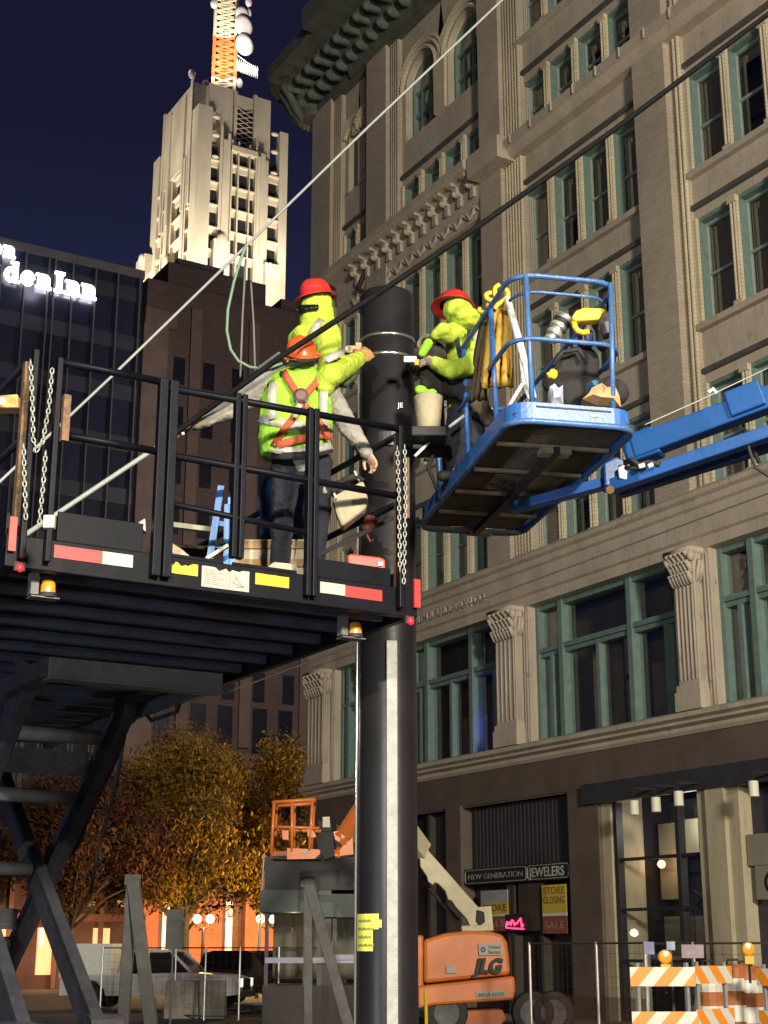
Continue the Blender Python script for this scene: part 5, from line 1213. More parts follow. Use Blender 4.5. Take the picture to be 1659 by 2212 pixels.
# things in the basket
def cyl_tool():
    a_,c_=PF(1187,737,8.8),PF(1220,686,8.8); d_=(c_-a_).normalized(); t=thing('steel_roller_tool','ribbed steel and black cylinder tool leaning inside the blue basket','tool',a_)
    prof=[(0,0),(.03,0),(.045,.01),(.045,.025),(.03,.03),(.03,.045),(.055,.05),(.055,.075),(.04,.08),(.04,.10),(.062,.105),(.062,.125),(.058,.13)]
    MB().lathe(a_,prof,20,axis=d_).build('ribbed_base',mat('chrome_tool',(.50,.48,.42),.3,.6,.1,9),t); MB().lathe(a_+d_*.13,[(.058,0),(.06,.01),(.06,.03),(.058,.035)],20,axis=d_).build('black_ring',BLK,t)
    MB().lathe(a_+d_*.165,[(.06,0),(.064,.01),(.064,.03),(.045,.045),(.0,.05)],20,axis=d_).build('cap',MATS['chrome_tool'],t)
cyl_tool()
t=thing('battery_tool','yellow and black power tool standing on the blue basket rail','power tool',PF(1262,720,8.7))
outl([(1235,684),(1245,670),(1262,664),(1300,665),(1310,668),(1293,690),(1262,692),(1240,693)],8.65,.09,'tool_body',mat('tool_yellow',(.66,.47,.02),.4,0,.1,9),t,.01)
m=MB(); m.path([PF(1240,695,8.68),PF(1242,706,8.68),PF(1248,715,8.68),PF(1260,719,8.68),PF(1272,716,8.68)],.019,8); m.build('tool_handle',MATS['tool_yellow'],t,smooth=True)
outl([(1300,668),(1325,672),(1318,700),(1325,735),(1305,750),(1292,738),(1290,700),(1280,690)],8.75,.12,'tool_motor',BLK,t,.02)
MB().tube(PF(1308,700,8.7),PF(1316,722,8.7),.04,n=16).build('battery',mat('dark_battery',(.05,.04,.05),.4,0,.3,9),t)
outl([(1262,712),(1282,712),(1282,745),(1268,745)],8.8,.06,'blue_panel',mat('tool_blue',(.02,.03,.18),.5),t,.01)
t=thing('tool_bag','black canvas tool bag bulging behind the blue rails','bag',PF(1250,870,8.75))
m=MB(); rn=random.Random(4)
for k in range(13): m.ell(PF(rn.uniform(1190,1335),rn.uniform(775,862),8.95),rn.uniform(.07,.13),rn.uniform(.06,.1),rn.uniform(.08,.15))
m.build('bag_body',mat('black_canvas',(.022,.019,.018),.9,0,.4,6,.9,14),t,remesh=.02)
MB().path([PF(1195,790,8.8),PF(1215,760,8.8),PF(1250,755,8.8),PF(1262,775,8.8)],.014,6).build('bag_strap',BLK,t,smooth=True)
t=tag(MB().path([PF(1183,812,8.7),PF(1190,808,8.7),PF(1203,806,8.7)],.02,6).ell(PF(1195,808,8.7),.03,.02,.035).build('yellow_clip',MATS['tool_yellow'],None),'small yellow clip on the black tool bag','clip')
rn=random.Random(11)
def crumple(name,pts,F,depth,mt,label,cat):
    C_=PF(sum(p_[0] for p_ in pts)/len(pts),sum(p_[1] for p_ in pts)/len(pts),F-depth*.5)
    P_=[PF(x,y,F+rn.uniform(-.03,.03)) for x,y in pts]; Q=[p_+f_*depth for p_ in P_]; n_=len(P_); mid=[C_.lerp(p_,.5)-f_*rn.uniform(0,.05) for p_ in P_]
    m=MB(); m.add(P_+Q+mid+[C_],[(i,(i+1)%n_,2*n_+(i+1)%n_,2*n_+i) for i in range(n_)]+[(2*n_+i,2*n_+(i+1)%n_,3*n_) for i in range(n_)]+[(n_+i,n_+(i+1)%n_,(i+1)%n_,i) for i in range(n_)]+[tuple(range(2*n_-1,n_-1,-1))])
    return tag(m.build(name,mt,None),label,cat)
crumple('paper_bag',[(1258,862),(1272,850),(1278,838),(1300,827),(1312,836),(1328,832),(1338,855),(1342,880),(1290,876)],8.6,.12,mat('kraft_paper',(.42,.33,.19),.8,0,.2,5,c2=(.62,.30,.12)),'crumpled brown paper bag with an orange patch behind the blue toe board','paper bag')
crumple('plastic_sack',[(1187,836),(1198,828),(1206,838),(1216,832),(1217,876),(1190,877),(1188,850)],8.58,.1,mat('white_plastic_sack',(.45,.46,.56),.5,0,.25,16),'small white plastic sack in the near corner of the blue basket','sack')
crumple('blue_rag',[(1268,828),(1285,822),(1296,826),(1290,838),(1272,838)],8.7,.06,mat('blue_rag',(.08,.25,.42),.8,0,.2,9),'small blue rag above the paper bag','rag')
# white poles
m=MB(); m.path([PF(1096,645,8.9),PF(1124,745,8.8),PF(1152,860,8.7)],.023,10); tag(m.build('white_pipe',WHITE,None,smooth=True),'long white pipe leaning on the left corner of the blue basket','pipe','white rods in the blue basket')
m=MB(); m.path([PF(1132,832,8.85),PF(1146,861,8.7)],.015,10); m.path([PF(1126,775,8.9),PF(1132,832,8.85)],.015,10); tag(m.build('white_pipe',WHITE,None,smooth=True),'short white rod right beside the long white pipe','pipe','white rods in the blue basket')
m=MB(); m.path([PF(1128,830,8.75),PF(1098,880,8.75)],.012,8); tag(m.build('white_rod',WHITE,None,smooth=True),'thin white rod slanting down left at the foot of the long pipe','rod','white rods in the blue basket')
for pts,F,lb in((((991,797),(968,818)),9.7,'pale end of a rod hanging below the bowed worker'),(((1003,898),(970,923)),9.6,'thin white rod below the canvas bucket, right of it'),(((927,955),(896,986)),9.6,'short white rod end left of the light blue toe board')):
    tag(MB().path([PF(x,y,F) for x,y in pts],.012,8).build('white_rod',WHITE,None,smooth=True),lb,'rod','white rods in the blue basket')
m=MB(); m.path([PF(930,955,9.75),PF(935,985,9.75),PF(925,1010,9.75),PF(945,1060,9.75)],.014,8); m.path([PF(915,993,9.75),PF(935,995,9.75)],.012,8); tag(m.build('hook_rod',BLK,None,smooth=True),'dark bent hook rod hanging left of the blue basket','hook')
# S-hooks
def shook(pts,F,lb):
    P_=[PF(x,y,F) for x,y in pts]; 
    # smooth the path
    for _ in range(2):
        Q=[P_[0]]
        for a_,c_ in zip(P_,P_[1:]): Q+=[a_.lerp(c_,.25),a_.lerp(c_,.75)]
        P_=Q+[P_[-1]]
    tag(MB().path(P_,.016,8).build('s_hook',MATS['tool_yellow'],None,smooth=True),lb,'hook','yellow S-hooks on the basket rail')
shook([(1079,615),(1068,622),(1070,635),(1072,648),(1058,649),(1050,643),(1050,635),(1062,632)],8.95,'upper left yellow S-hook, nearest the rail bend')
shook([(1085,622),(1096,627),(1099,640),(1088,650),(1075,658),(1068,668)],8.93,'right yellow S-hook over the hanging yellow coat')
shook([(1037,665),(1034,672),(1046,676),(1057,672),(1059,662),(1050,659)],9.1,'middle yellow S-hook below the rail bend')
shook([(1043,685),(1040,693),(1030,699),(1022,699)],9.3,'lowest yellow S-hook above the bowed worker')
def drape(name,xs_top,xs_bot,y0,y1,F,mt,lb,cat,seed):
    rn=random.Random(seed); n1,n2=10,12; vs=[]; 
    for i in range(n2+1):
        t_=i/n2
        for j in range(n1+1):
            s_=j/n1; x=xs_top[0]+(xs_top[1]-xs_top[0])*s_; xb=xs_bot[0]+(xs_bot[1]-xs_bot[0])*s_
            q=t_**.6
            vs.append(PF(x+(xb-x)*q,y0+(y1-y0)*t_+3*math.sin(j*1.3)*t_,F+.055*math.sin(j*1.7+i*.25+seed)*(.3+t_)))
    m=MB(); W_=n1+1; fs=[(i*W_+j,i*W_+j+1,(i+1)*W_+j+1,(i+1)*W_+j) for i in range(n2) for j in range(n1)]; m.add(vs,fs)
    o=m.build(name,mt,None,smooth=True); md=o.modifiers.new('thick','SOLIDIFY'); md.thickness=.02; return tag(o,lb,cat)
drape('hanging_coat',(1068,1092),(1040,1104),668,838,8.98,mat('ochre_oilcloth',(.36,.21,.02),.6,0,.3,6,.8,12),'ochre yellow coat hanging from the S-hooks at the basket corner','coat',1)
drape('brown_tarp',(1052,1070),(1015,1052),684,865,9.2,mat('brown_oilcloth',(.075,.045,.02),.7,0,.3,6,.8,12),'dark brown cloth hanging left of the ochre coat','cloth',2)
# bucket
p_=PF(926,930,9.55); t=thing('canvas_bucket','pale canvas tool bucket beside the column below the bowed worker','bucket',p_)
m=MB(); m.lathe(p_,[(0,0),(.075,0),(.08,.01),(.10,.24),(.092,.24),(.074,.02)],26); m.build('bucket_body',CANVAS,t,smooth=True)
m=MB(); m.ell(p_+Vector((0,0,.24)),.088,.088,.02); m.build('bucket_fill',BLKCL,t,smooth=True)
m=MB(); m.ell(p_+Vector((-.06,0,.28)),.05,.04,.04); m.ell(p_+Vector((.03,.0,.28)),.04,.04,.03); m.build('green_glove',VEST,t,remesh=.012)
MB().obox(p_+Vector((0,0,-.035)),u*.12,f_*.10,Vector((0,0,.035))).build('bucket_holder',BLK,t,bevel=.01)
# ============================================================ PEOPLE
def bend(P_,Q_,t_,off): return Vector(P_).lerp(Vector(Q_),t_)+Vector(off)
def hand(name,wrist,d,n,side,mt,parent,s=1.0,curl=.9):
    wrist=Vector(wrist);d=Vector(d).normalized();n=Vector(n);n=(n-d*n.dot(d)).normalized();sv=d.cross(n)*side
    m=MB(); rot=Matrix((d,sv,n)).transposed()
    m.ell(wrist+d*.048*s,.056*s,.043*s,.019*s,rot); m.cap(wrist-d*.03*s,wrist+d*.02*s,.030*s,.026*s)
    for i,(L_,r_) in enumerate(((.072,.0105),(.08,.0108),(.075,.0102),(.058,.009))):
        p=wrist+d*(.088-.004*abs(i-1.3))*s+sv*(-.030+.0205*i)*s; a=0; dd_=d.copy()
        pts=[(p-d*.03*s,r_*1.15*s),(p,r_*1.1*s)]
        for k,fr in enumerate((.44,.32,.24)):
            a+=curl*(.75 if k==0 else .9); dd_=d*math.cos(a)+n*math.sin(a); p=p+dd_*L_*fr*s; pts.append((p.copy(),r_*(1-.1*k)*s))
        m.chain(*pts)
    b=wrist+d*.02*s-sv*.03*s; q=b+(d*.5-sv*.55+n*.35).normalized()*.035*s; q2=q+(d*.85-sv*.05+n*.65).normalized()*.034*s; q3=q2+(d*.8+sv*.3+n*.6).normalized()*.026*s
    m.chain((b,.016*s),(q,.0135*s),(q2,.0125*s),(q3,.0108*s))
    return m.build(name,mt,parent,remesh=.0055*s,sub=2)
def hathard(c,up,fwd,mt,parent,s=1.0,full=True):
    """hard hat: ribbed dome with full brim"""
    c=Vector(c);up=Vector(up).normalized();fwd=Vector(fwd);fwd=(fwd-up*fwd.dot(up)).normalized();sd=up.cross(fwd); m=MB(); N=28
    prof=[(.0,.150),(.045,.146),(.085,.128),(.112,.098),(.127,.05),(.130,.0),(.142,-.008),(.172,-.022),(.176,-.030),(.168,-.030),(.135,-.016),(.120,-.010)]
    vs=[]
    for r_,z in prof:
        for k in range(N):
            a=2*math.pi*k/N; fx=1.12 if True else 1
            br=1.0
            if z<-.005 and r_>.14: br=1+.10*max(0,math.cos(a))
            rz=.006*max(0,math.cos(a*1))*0
            rib=.008 if (abs(math.sin(a))<.25 and .04<z<.149) else 0
            vs.append(c+fwd*(r_*math.cos(a)*fx*br*s)+sd*(r_*math.sin(a)*br*s)+up*((z+rib)*s))
    fs=[(i*N+k,i*N+(k+1)%N,(i+1)*N+(k+1)%N,(i+1)*N+k) for i in range(len(prof)-1) for k in range(N)]
    m.add(vs,fs); return m.build('hard_hat',mt,parent,smooth=True)
def skull(m,c,up,fwd,s=1.0,nose=True):
    c=Vector(c);up=Vector(up).normalized();fwd=Vector(fwd);fwd=(fwd-up*fwd.dot(up)).normalized();sd=up.cross(fwd); rot=Matrix((fwd,sd,up)).transposed()
    m.ell(c+up*.02*s,.098*s,.078*s,.105*s,rot); m.ell(c-up*.055*s+fwd*.02*s,.07*s,.058*s,.062*s,rot); m.ell(c+fwd*.098*s-up*.015*s,.016*s,.013*s,.024*s,rot)
    for q in(-1,1): m.ell(c+sd*.08*q*s-up*.005*s,.016*s,.010*s,.03*s,rot)
def band(name,c,ax,rx,ry,ref,w_,mt,parent,n=28,k0=0,k1=1.0):
    """flat reflective band round a limb or trunk: ellipse centre c, axis ax"""
    c=Vector(c);ax=Vector(ax).normalized();a=Vector(ref);a=(a-ax*a.dot(ax)).normalized();b=ax.cross(a);m=MB();vs=[]
    for k in range(n+1):
        t_=2*math.pi*(k0+(k1-k0)*k/n); p=c+a*math.cos(t_)*rx+b*math.sin(t_)*ry; vs+=[p-ax*w_/2,p+ax*w_/2]
    m.add(vs,[(2*k,2*k+2,2*k+3,2*k+1) for k in range(n)]); o=m.build(name,mt,parent,smooth=True); md=o.modifiers.new('t','SOLIDIFY'); md.thickness=.004; return o
def surf_strip(name,pts,w_,mt,parent,nrm=None,th=.006):
    """webbing: ribbon through pts, facing the direction nrm"""
    P_=[Vector(p) for p in pts]; nrm=Vector(nrm if nrm else -f_); m=MB(); vs=[]
    for i,p in enumerate(P_):
        d=(P_[min(i+1,len(P_)-1)]-P_[max(i-1,0)]).normalized(); s_=d.cross(nrm).normalized(); vs+=[p-s_*w_/2,p+s_*w_/2]
    m.add(vs,[(2*i,2*i+2,2*i+3,2*i+1) for i in range(len(P_)-1)]); o=m.build(name,mt,parent,smooth=True); md=o.modifiers.new('t','SOLIDIFY'); md.thickness=th; md.offset=0; return o
UP=Vector((0,0,1))
# ---- worker in the vest, back to us (B)
FBk=8.93
def Q(x,y,F=FBk): return PF(x,y,F)
hipc=Q(652,985); ft=3.91
lsh,rsh=Q(584,828,8.95),Q(702,838,8.98); neck=Q(652,792,8.98); chest=Q(645,860,8.95); waist=Q(650,940,8.94)
headc=Q(652,762,9.0)
lel,lwr=Q(492,888,8.9),Q(420,916,8.85); rel,rwr=Q(755,925,9.08),Q(792,978,9.08)
lhip,rhip=Q(622,995),Q(682,995); lkn,rkn=Q(612,1100,9.0),Q(690,1100,9.0); lft_=Vector((Q(605,1210,9.05).x,Q(605,1210,9.05).y,3.98)); rft=Vector((Q(678,1210,9.05).x,Q(678,1210,9.05).y,3.98))
m=MB(); skull(m,headc,(UP*.8+f_*.6),f_+UP*-.5); m.chain((headc,.06),(neck,.055),(chest,.12),(waist,.11),(hipc,.12)); 
for a_ in((neck,lsh,lel,lwr),(neck,rsh,rel,rwr)): m.chain((a_[0],.05),(a_[1],.055),(a_[2],.04),(a_[3],.028))
for a_ in((hipc,lhip,lkn,lft_),(hipc,rhip,rkn,rft)): m.chain((a_[0],.1),(a_[1],.075),(a_[2],.055),(a_[3],.04))
pB=m.build('person',SKIN,None,remesh=.018); tag(pB,'worker seen from behind in lime vest, grey sleeves and orange hard hat','person','construction workers')
m=MB(); m.chain((lsh,.085),(lel,.068),(lwr,.048)); m.chain((rsh,.085),(rel,.072),(rwr,.048)); m.chain((lsh,.07),(neck,.08),(rsh,.07)); m.ell(Q(648,797,8.97),.10,.09,.05); m.chain((Q(622,800,8.95),.05),(Q(678,802,8.95),.05)); m.chain((neck,.1),(chest,.135),(waist,.13),(hipc,.13))
for k in range(5): m.ell(lsh.lerp(lel,.3+.15*k)+Vector((0,0,-.02)),.058,.05,.05)
m.build('sweatshirt',GREYCL,pB,remesh=.012,sub=4)
m=MB(); rU=Matrix((u,f_,UP)).transposed()

def loft(m,rings,n=36,p=2.6):
    vs=[]
    for c,rx,ry in rings:
        for k in range(n):
            t_=2*math.pi*k/n; cc_,ss_=math.cos(t_),math.sin(t_); vs.append(Vector(c)+u*rx*math.copysign(abs(cc_)**(2/p),cc_)+f_*ry*math.copysign(abs(ss_)**(2/p),ss_))
    K=len(rings); m.add(vs,[(i*n+k,i*n+(k+1)%n,(i+1)*n+(k+1)%n,(i+1)*n+k) for i in range(K-1) for k in range(n)]+[tuple(range(n-1,-1,-1)),tuple(range((K-1)*n,K*n))])
loft(m,[(Q(634,988,8.93),.215,.15),(Q(637,960,8.93),.235,.165),(Q(640,920,8.93),.24,.17),(Q(641,880,8.94),.235,.165),(Q(642,845,8.95),.228,.15),(Q(645,820,8.95),.205,.13),(Q(648,805,8.96),.15,.11),(Q(650,796,8.97),.10,.085)])
m.build('safety_vest',VEST,pB,remesh=.012,sub=4)
def onback(x,y,d=.165): return PF(x,y,FBk-d)
surf_strip('reflective_stripe',[onback(592,822,.10),onback(588,850,.155),onback(588,890,.165),onback(590,905,.165)],.055,REFL,pB)
surf_strip('reflective_stripe',[onback(702,822,.10),onback(700,850,.145),onback(698,890,.15),onback(699,940,.14)],.055,REFL,pB)
surf_strip('reflective_stripe',[onback(562,903,.09),onback(580,908,.14),onback(620,916,.175),onback(660,922,.175),onback(700,926,.15),onback(716,926,.10)],.06,REFL,pB)
surf_strip('reflective_stripe',[onback(570,965,.08),onback(600,972,.15),onback(640,975,.17),onback(690,968,.16),onback(716,962,.10)],.05,REFL,pB)
surf_strip('harness_strap',[onback(611,800,.10),onback(622,818,.15),onback(636,840,.175),onback(650,862,.185),onback(672,892,.185),onback(700,925,.165),onback(712,950,.13)],.045,STRAP,pB)
surf_strip('harness_strap',[onback(697,812,.11),onback(684,825,.155),onback(666,845,.18),onback(652,864,.188),onback(640,895,.188),onback(612,930,.175),onback(590,965,.14)],.045,STRAP,pB)
surf_strip('harness_belt',[onback(588,968,.12),onback(605,960,.16),onback(640,950,.18),onback(680,942,.17),onback(714,935,.11)],.05,STRAP,pB)
surf_strip('tool_belt',[onback(585,985,.10),onback(610,985,.16),onback(650,983,.175),onback(690,978,.155),onback(716,970,.09)],.045,BLKCL,pB)
m=MB(); m.lathe(onback(650,855,.195),[(0,.02),(.03,.02),(.05,.008),(.052,0)],18,axis=-f_); m.build('harness_plate',mat('harness_plate_dark',(.10,.05,.04),.5,.2,.3,20),pB)
m=MB(); m.path([onback(650+12*math.cos(a_*.785),872+10*math.sin(a_*.785),.21) for a_ in range(8)],.006,6,True); m.build('d_ring',SS,pB)
surf_strip('lanyard',[onback(648,872,.21),onback(640,890,.22),onback(636,902,.22)],.035,PAPER,pB)
m=MB(); 
for h_,k_,f2 in((lhip,lkn,lft_),(rhip,rkn,rft)): m.chain((hipc+Vector((0,0,.02)),.125),(h_,.105),(k_,.080),(f2+Vector((0,0,.06)),.066)); m.ell(k_+Vector((0,0,-.03)),.078,.085,.06); m.ell(f2+Vector((0,0,.08)),.075,.075,.05)
m.build('trousers',NAVY,pB,remesh=.014,sub=4)
for f2 in(lft_,rft):
    m=MB(); m.cap(f2+Vector((0,0,-.03)),f2+f_*.15+Vector((0,0,-.04)),.048,.042); m.cap(f2+Vector((0,0,-.03)),f2+Vector((0,0,.08)),.055,.055); m.build('boot',BOOT,pB,remesh=.014)
hathard(Q(651,763,8.86),UP*.85-f_*.52+u*-.05,f_+UP*.2,HATO,pB,.74)
m=MB(); m.path([Q(616,769,8.84),Q(630,777,8.78),Q(652,780,8.75),Q(675,778,8.78),Q(688,771,8.84)],.016,8); m.build('hat_suspension',BLKCL,pB,smooth=True)
hand('glove',lwr+Vector((0,0,0)),(Q(388,925,8.88)-lwr),-UP*.6+f_*.5,1,GLOVE,pB,1.05,.7)
hand('hand',rwr,(Q(805,998,9.1)-rwr),-u*.4-f_*.3,-1,SKIN,pB,.95,.6)
m=MB(); m.ell(Q(625,1000,8.93),.05,.05,.07); m.ell(Q(700,1000,8.98),.06,.05,.08); m.path([Q(628,990,8.9),Q(627,1030,8.88),Q(622,1050,8.9)],.012,6); m.build('tool_pouch',BLKCL,pB,remesh=.012)
surf_strip('yellow_tool',[Q(691,1040,8.9),Q(700,1060,8.9),Q(703,1066,8.9)],.03,BRACE,pB)
m=MB(); m.ell(lft_+Vector((0,0,.16))-f_*.05,.04); 
# ---- worker in the lime hood, behind, hands on the column (A)
FA=9.5
def A_(x,y,F=FA): return PF(x,y,F)
hd=A_(684,662); nk=A_(686,706); sL,sR=A_(648,735,9.5),A_(706,722,9.38); el=A_(714,812,8.80); wr=A_(776,775,9.5); ch=A_(680,770); wa=A_(672,850); hp=A_(662,930)
el2=A_(640,800,9.5); wr2=A_(700,800,9.3)
fz=4.33
fL=Vector((A_(580,1180,9.4).x,A_(580,1180,9.4).y,fz)); fR=Vector((A_(640,1180,9.4).x,A_(640,1180,9.4).y,fz)); kL,kR=A_(585,1060,9.35),A_(640,1060,9.35)
m=MB(); fw=(-f_*.62-u*.74-UP*.22).normalized(); skull(m,hd,(UP+fw*.25),fw); m.chain((hd,.06),(nk,.055),(ch,.12),(wa,.11),(hp,.12)); m.chain((nk,.05),(sR,.05),(A_(710,768,9.25),.045),(el,.04),(wr,.028)); m.chain((nk,.05),(sL,.055),(el2,.04),(wr2,.028)); m.chain((hp,.1),(kL,.055),(fL,.04)); m.chain((hp,.1),(kR,.055),(fR,.04))
pA=m.build('person',SKIN,None,remesh=.018); tag(pA,'worker in lime jacket, hood, dark glasses and red hard hat, glove on the column','person','construction workers')
m=MB(); m.ell(A_(684,728,9.46),.19,.13,.085); m.chain((nk,.095),(ch,.165),(wa,.165),(hp,.15)); m.chain((nk,.10),(sR,.10),(A_(710,768,9.25),.098),(el,.082),(el.lerp(wr,.5),.078),(wr,.055)); m.chain((nk,.10),(sL,.09),(el2,.08),(wr2,.06)); m.ell(A_(703,828,8.82),.075,.07,.09); m.ell(A_(735,800,9.05),.065,.065,.06); m.ell(A_(700,765,9.4),.09,.09,.12)
m.build('jacket',HIVIS,pA,remesh=.013,sub=4)
m=MB(); rt=Matrix((fw,UP.cross(fw),UP)).transposed(); m.ell(hd+UP*.01,.125,.112,.125,rt); m.ell(hd-UP*.085+fw*.015,.118,.11,.085,rt); m.ell(hd-UP*.15-fw*.02,.12,.115,.06,rt); m.chain((hd-UP*.06-fw*.03,.11),(nk-UP*.03,.14)); m.build('hood',HIVIS,pA,remesh=.011,sub=4)
# glasses: curved dark visor on the face with lime strip above
m=MB(); vs=[]; n_=14; sdA=UP.cross(fw)
for k in range(n_+1):
    a_=R(-50+112*k/n_); r_=.137; hh=.027*(1-.45*abs(math.sin(a_*1.2))); c_=hd-UP*(.022+.020*math.sin(a_))+sdA*.0+fw*math.cos(a_)*r_+sdA*math.sin(a_)*r_*.88
    vs+=[c_-UP*(hh+.012),c_+UP*(hh-.004)]
m.add(vs,[(2*k,2*k+2,2*k+3,2*k+1) for k in range(n_)]); o=m.build('sunglasses',mat('black_lens',(.008,.008,.008),.15,0,.1),pA,smooth=True); md=o.modifiers.new('t','SOLIDIFY'); md.thickness=.008; md.offset=1
hathard(hd+UP*.082+fw*.005,UP*.95+fw*.20-u*.06,fw,HATR,pA,.80)
def sb(x,y,F): return PF(x,y,F)
surf_strip('reflective_stripe',[sb(694,690,9.33),sb(684,702,9.28),sb(677,722,9.26),sb(672,735,9.28)],.05,REFL,pA)
aB=el.lerp(wr,.12); surf_strip('reflective_stripe',[sb(742,755,8.9)*1.0,sb(728,766,8.78),sb(704,778,8.74)],.05,REFL,pA)
m=MB(); m.chain((hp+UP*.03,.14),(A_(622,1000,9.4),.10),(kL,.08),(fL+UP*.06,.065)); m.chain((hp+UP*.03,.14),(A_(652,1000,9.4),.10),(kR,.08),(fR+UP*.06,.065)); m.build('jeans',JEANS,pA,remesh=.014,sub=4)
for f2 in(fL,fR): MB().cap(f2,f2-f_*.12-UP*.01,.05,.042).build('boot',BOOT,pA,remesh=.014)
hand('glove',wr,(A_(812,750,9.62)-wr),f_*.8-u*.1,-1,GLOVE,pA,1.35,.62)
tag(MB().path([sb(722,825,9.2),sb(745,828,9.2),sb(765,815,9.25),sb(776,800,9.3)],.03,8,rs=[.03,.035,.02,.012]).build('strap_tool',mat('dark_green_tool',(.05,.07,.03),.5,0,.3,9),None,smooth=True),'dark green strap tool hanging below the gloved hand at the column','tool')
# crate he stands on
o=thing('wooden_crate','pale wooden crate on the lift deck under the hooded worker','crate',(fL.x,fL.y,3.9)); cc=(fL+fR)/2; cc.z=(3.9+fz-.05)/2
MB().obox(cc,u*.28,f_*.22,UP*((fz-.05-3.9)/2)).build('crate_body',WOOD,o,bevel=.005)
m=MB()
for z in(3.98,4.12,4.24): m.obox(Vector((cc.x,cc.y,z))-f_*.226,u*.285,f_*.008,UP*.025)
m.build('slat',WOOD2,o)
# ---- worker in the basket, bowed to the column (C)
FC=9.75
def Cc(x,y,F=FC): return PF(x,y,F)
hdC=Cc(990,672,9.65); nkC=Cc(1000,715,9.8); sLC,sRC=Cc(968,722,9.62),Cc(1035,728,9.85); chC=Cc(1005,770,9.85); waC=Cc(1010,840,9.85); hpC=Cc(1005,885,9.85)
elC,wrC=Cc(958,712,9.55),Cc(930,728,9.62); el2C,wr2C=Cc(975,800,9.5),Cc(925,775,9.6)
fzC=4.93; kLC,kRC=Cc(985,950,9.8),Cc(1020,950,9.85); fLC=Vector((Cc(985,1010,9.9).x,Cc(985,1010,9.9).y,fzC)); fRC=Vector((Cc(1022,1010,9.95).x,Cc(1022,1010,9.95).y,fzC))
fwC=(-u*.75+f_*.1-UP*.5).normalized(); upC=(UP*.85-u*.5).normalized()
m=MB(); skull(m,hdC,upC,fwC); m.chain((hdC,.06),(nkC,.055),(chC,.12),(waC,.11),(hpC,.12)); m.chain((nkC,.05),(sLC,.055),(elC,.04),(wrC,.028)); m.chain((nkC,.05),(sRC,.05),(Cc(1020,790,9.6),.045),(el2C,.04),(wr2C,.028)); m.chain((hpC,.1),(kLC,.055),(fLC,.04)); m.chain((hpC,.1),(kRC,.055),(fRC,.04))
pC=m.build('person',SKIN,None,remesh=.018); tag(pC,'bowed worker in the blue basket with lime hood under a dark red hard hat','person','construction workers')
m=MB(); m.chain((nkC,.12),(chC,.16),(waC,.155),(hpC,.14)); m.chain((nkC,.11),(sLC,.075),(elC,.058),(Cc(942,722,9.58),.048)); m.chain((nkC,.11),(sRC,.10),(Cc(1020,790,9.6),.08),(el2C,.07),(Cc(940,785,9.58),.055))
m.build('jacket',HIVIS,pC,remesh=.013,sub=4)
m=MB(); rC=Matrix((fwC,upC.cross(fwC).normalized(),upC.cross(fwC).cross(-fwC).normalized()*-1)).transposed()
m.ell(hdC,.112,.11,.108); m.ell(hdC-UP*.05+u*.05,.12,.11,.07); m.ell(Cc(1008,698,9.68),.12,.11,.06); m.chain((hdC,.10),(nkC,.12)); m.build('hood',HIVIS,pC,remesh=.011,sub=4)
hathard(hdC+upC*.055-f_*-.01,(UP*.96+f_*.28+u*.05),-u,mat('dark_red_hat',(.38,.02,.02),.4,0,.12,6,coat=.2),pC,.78)
surf_strip('harness_strap',[Cc(1015,712,9.62),Cc(1008,760,9.64),Cc(1015,820,9.66)],.035,BLKCL,pC)
surf_strip('harness_strap',[Cc(985,725,9.62),Cc(992,760,9.62),Cc(1005,800,9.64),Cc(1030,812,9.68)],.035,BLKCL,pC)
surf_strip('reflective_stripe',[Cc(1027,712,9.66),Cc(1030,740,9.66),Cc(1031,800,9.68)],.045,REFL,pC)
m=MB(); m.chain((Cc(985,800,9.68),.07),(Cc(1000,830,9.68),.09)); m.chain((Cc(975,835,9.66),.08),(Cc(1010,850,9.66),.08)); m.build('tool_vest',BLKCL,pC,remesh=.013,sub=4)
surf_strip('tool_belt',[Cc(968,845,9.66),Cc(1000,850,9.65),Cc(1042,845,9.7)],.06,BLKCL,pC)
m=MB(); m.chain((hpC,.14),(Cc(992,915,9.8),.10),(kLC,.085),(fLC+UP*.06,.068)); m.chain((hpC,.14),(Cc(1020,915,9.85),.10),(kRC,.085),(fRC+UP*.06,.068)); m.build('trousers',NAVY,pC,remesh=.014,sub=4)
for f2 in(fLC,fRC): MB().cap(f2,f2-f_*.06-u*.1-UP*.01,.05,.042).build('boot',BOOT,pC,remesh=.014)
hand('glove',Cc(938,724,9.6),(Cc(898,745,9.72)-Cc(938,724,9.6)),-UP,1,GLOVEG,pC,1.15,.7)
hand('glove',Cc(928,782,9.58),(Cc(896,772,9.7)-Cc(928,782,9.58)),f_*.6-UP*.3,-1,GLOVEG,pC,1.1,.7)
m=MB(); m.chain((Cc(925,742,9.56),.036),(Cc(912,764,9.58),.03)); m.build('lime_cuff',VEST,pC,remesh=.01)
m=MB()
for x,y,r_ in((940,765,.10),(925,795,.11),(950,805,.12),(905,790,.08),(930,825,.09),(955,840,.09)): m.ell(Cc(x,y,9.72),r_*.9,.07,r_)
tag(m.build('tool_pouch',MATS['black_canvas'],None,remesh=.018),'lumpy black tool pouch between the column and the bowed worker','pouch')
m=MB(); m.obox(Cc(886,777,9.55),u*.045,f_*.015,UP*.022); o=m.build('tape_roll',WHITE,None,bevel=.006); tag(o,'small white and orange tape box at the column below the lower band','tape')
MB().obox(Cc(900,784,9.548),u*.014,f_*.016,UP*.02).build('orange_end',ORREF,o)
m=MB(); rn=random.Random(2)
for k in range(7): m.ell(Cc(rn.uniform(1015,1055),rn.uniform(855,905),9.7),.05,.05,.07)
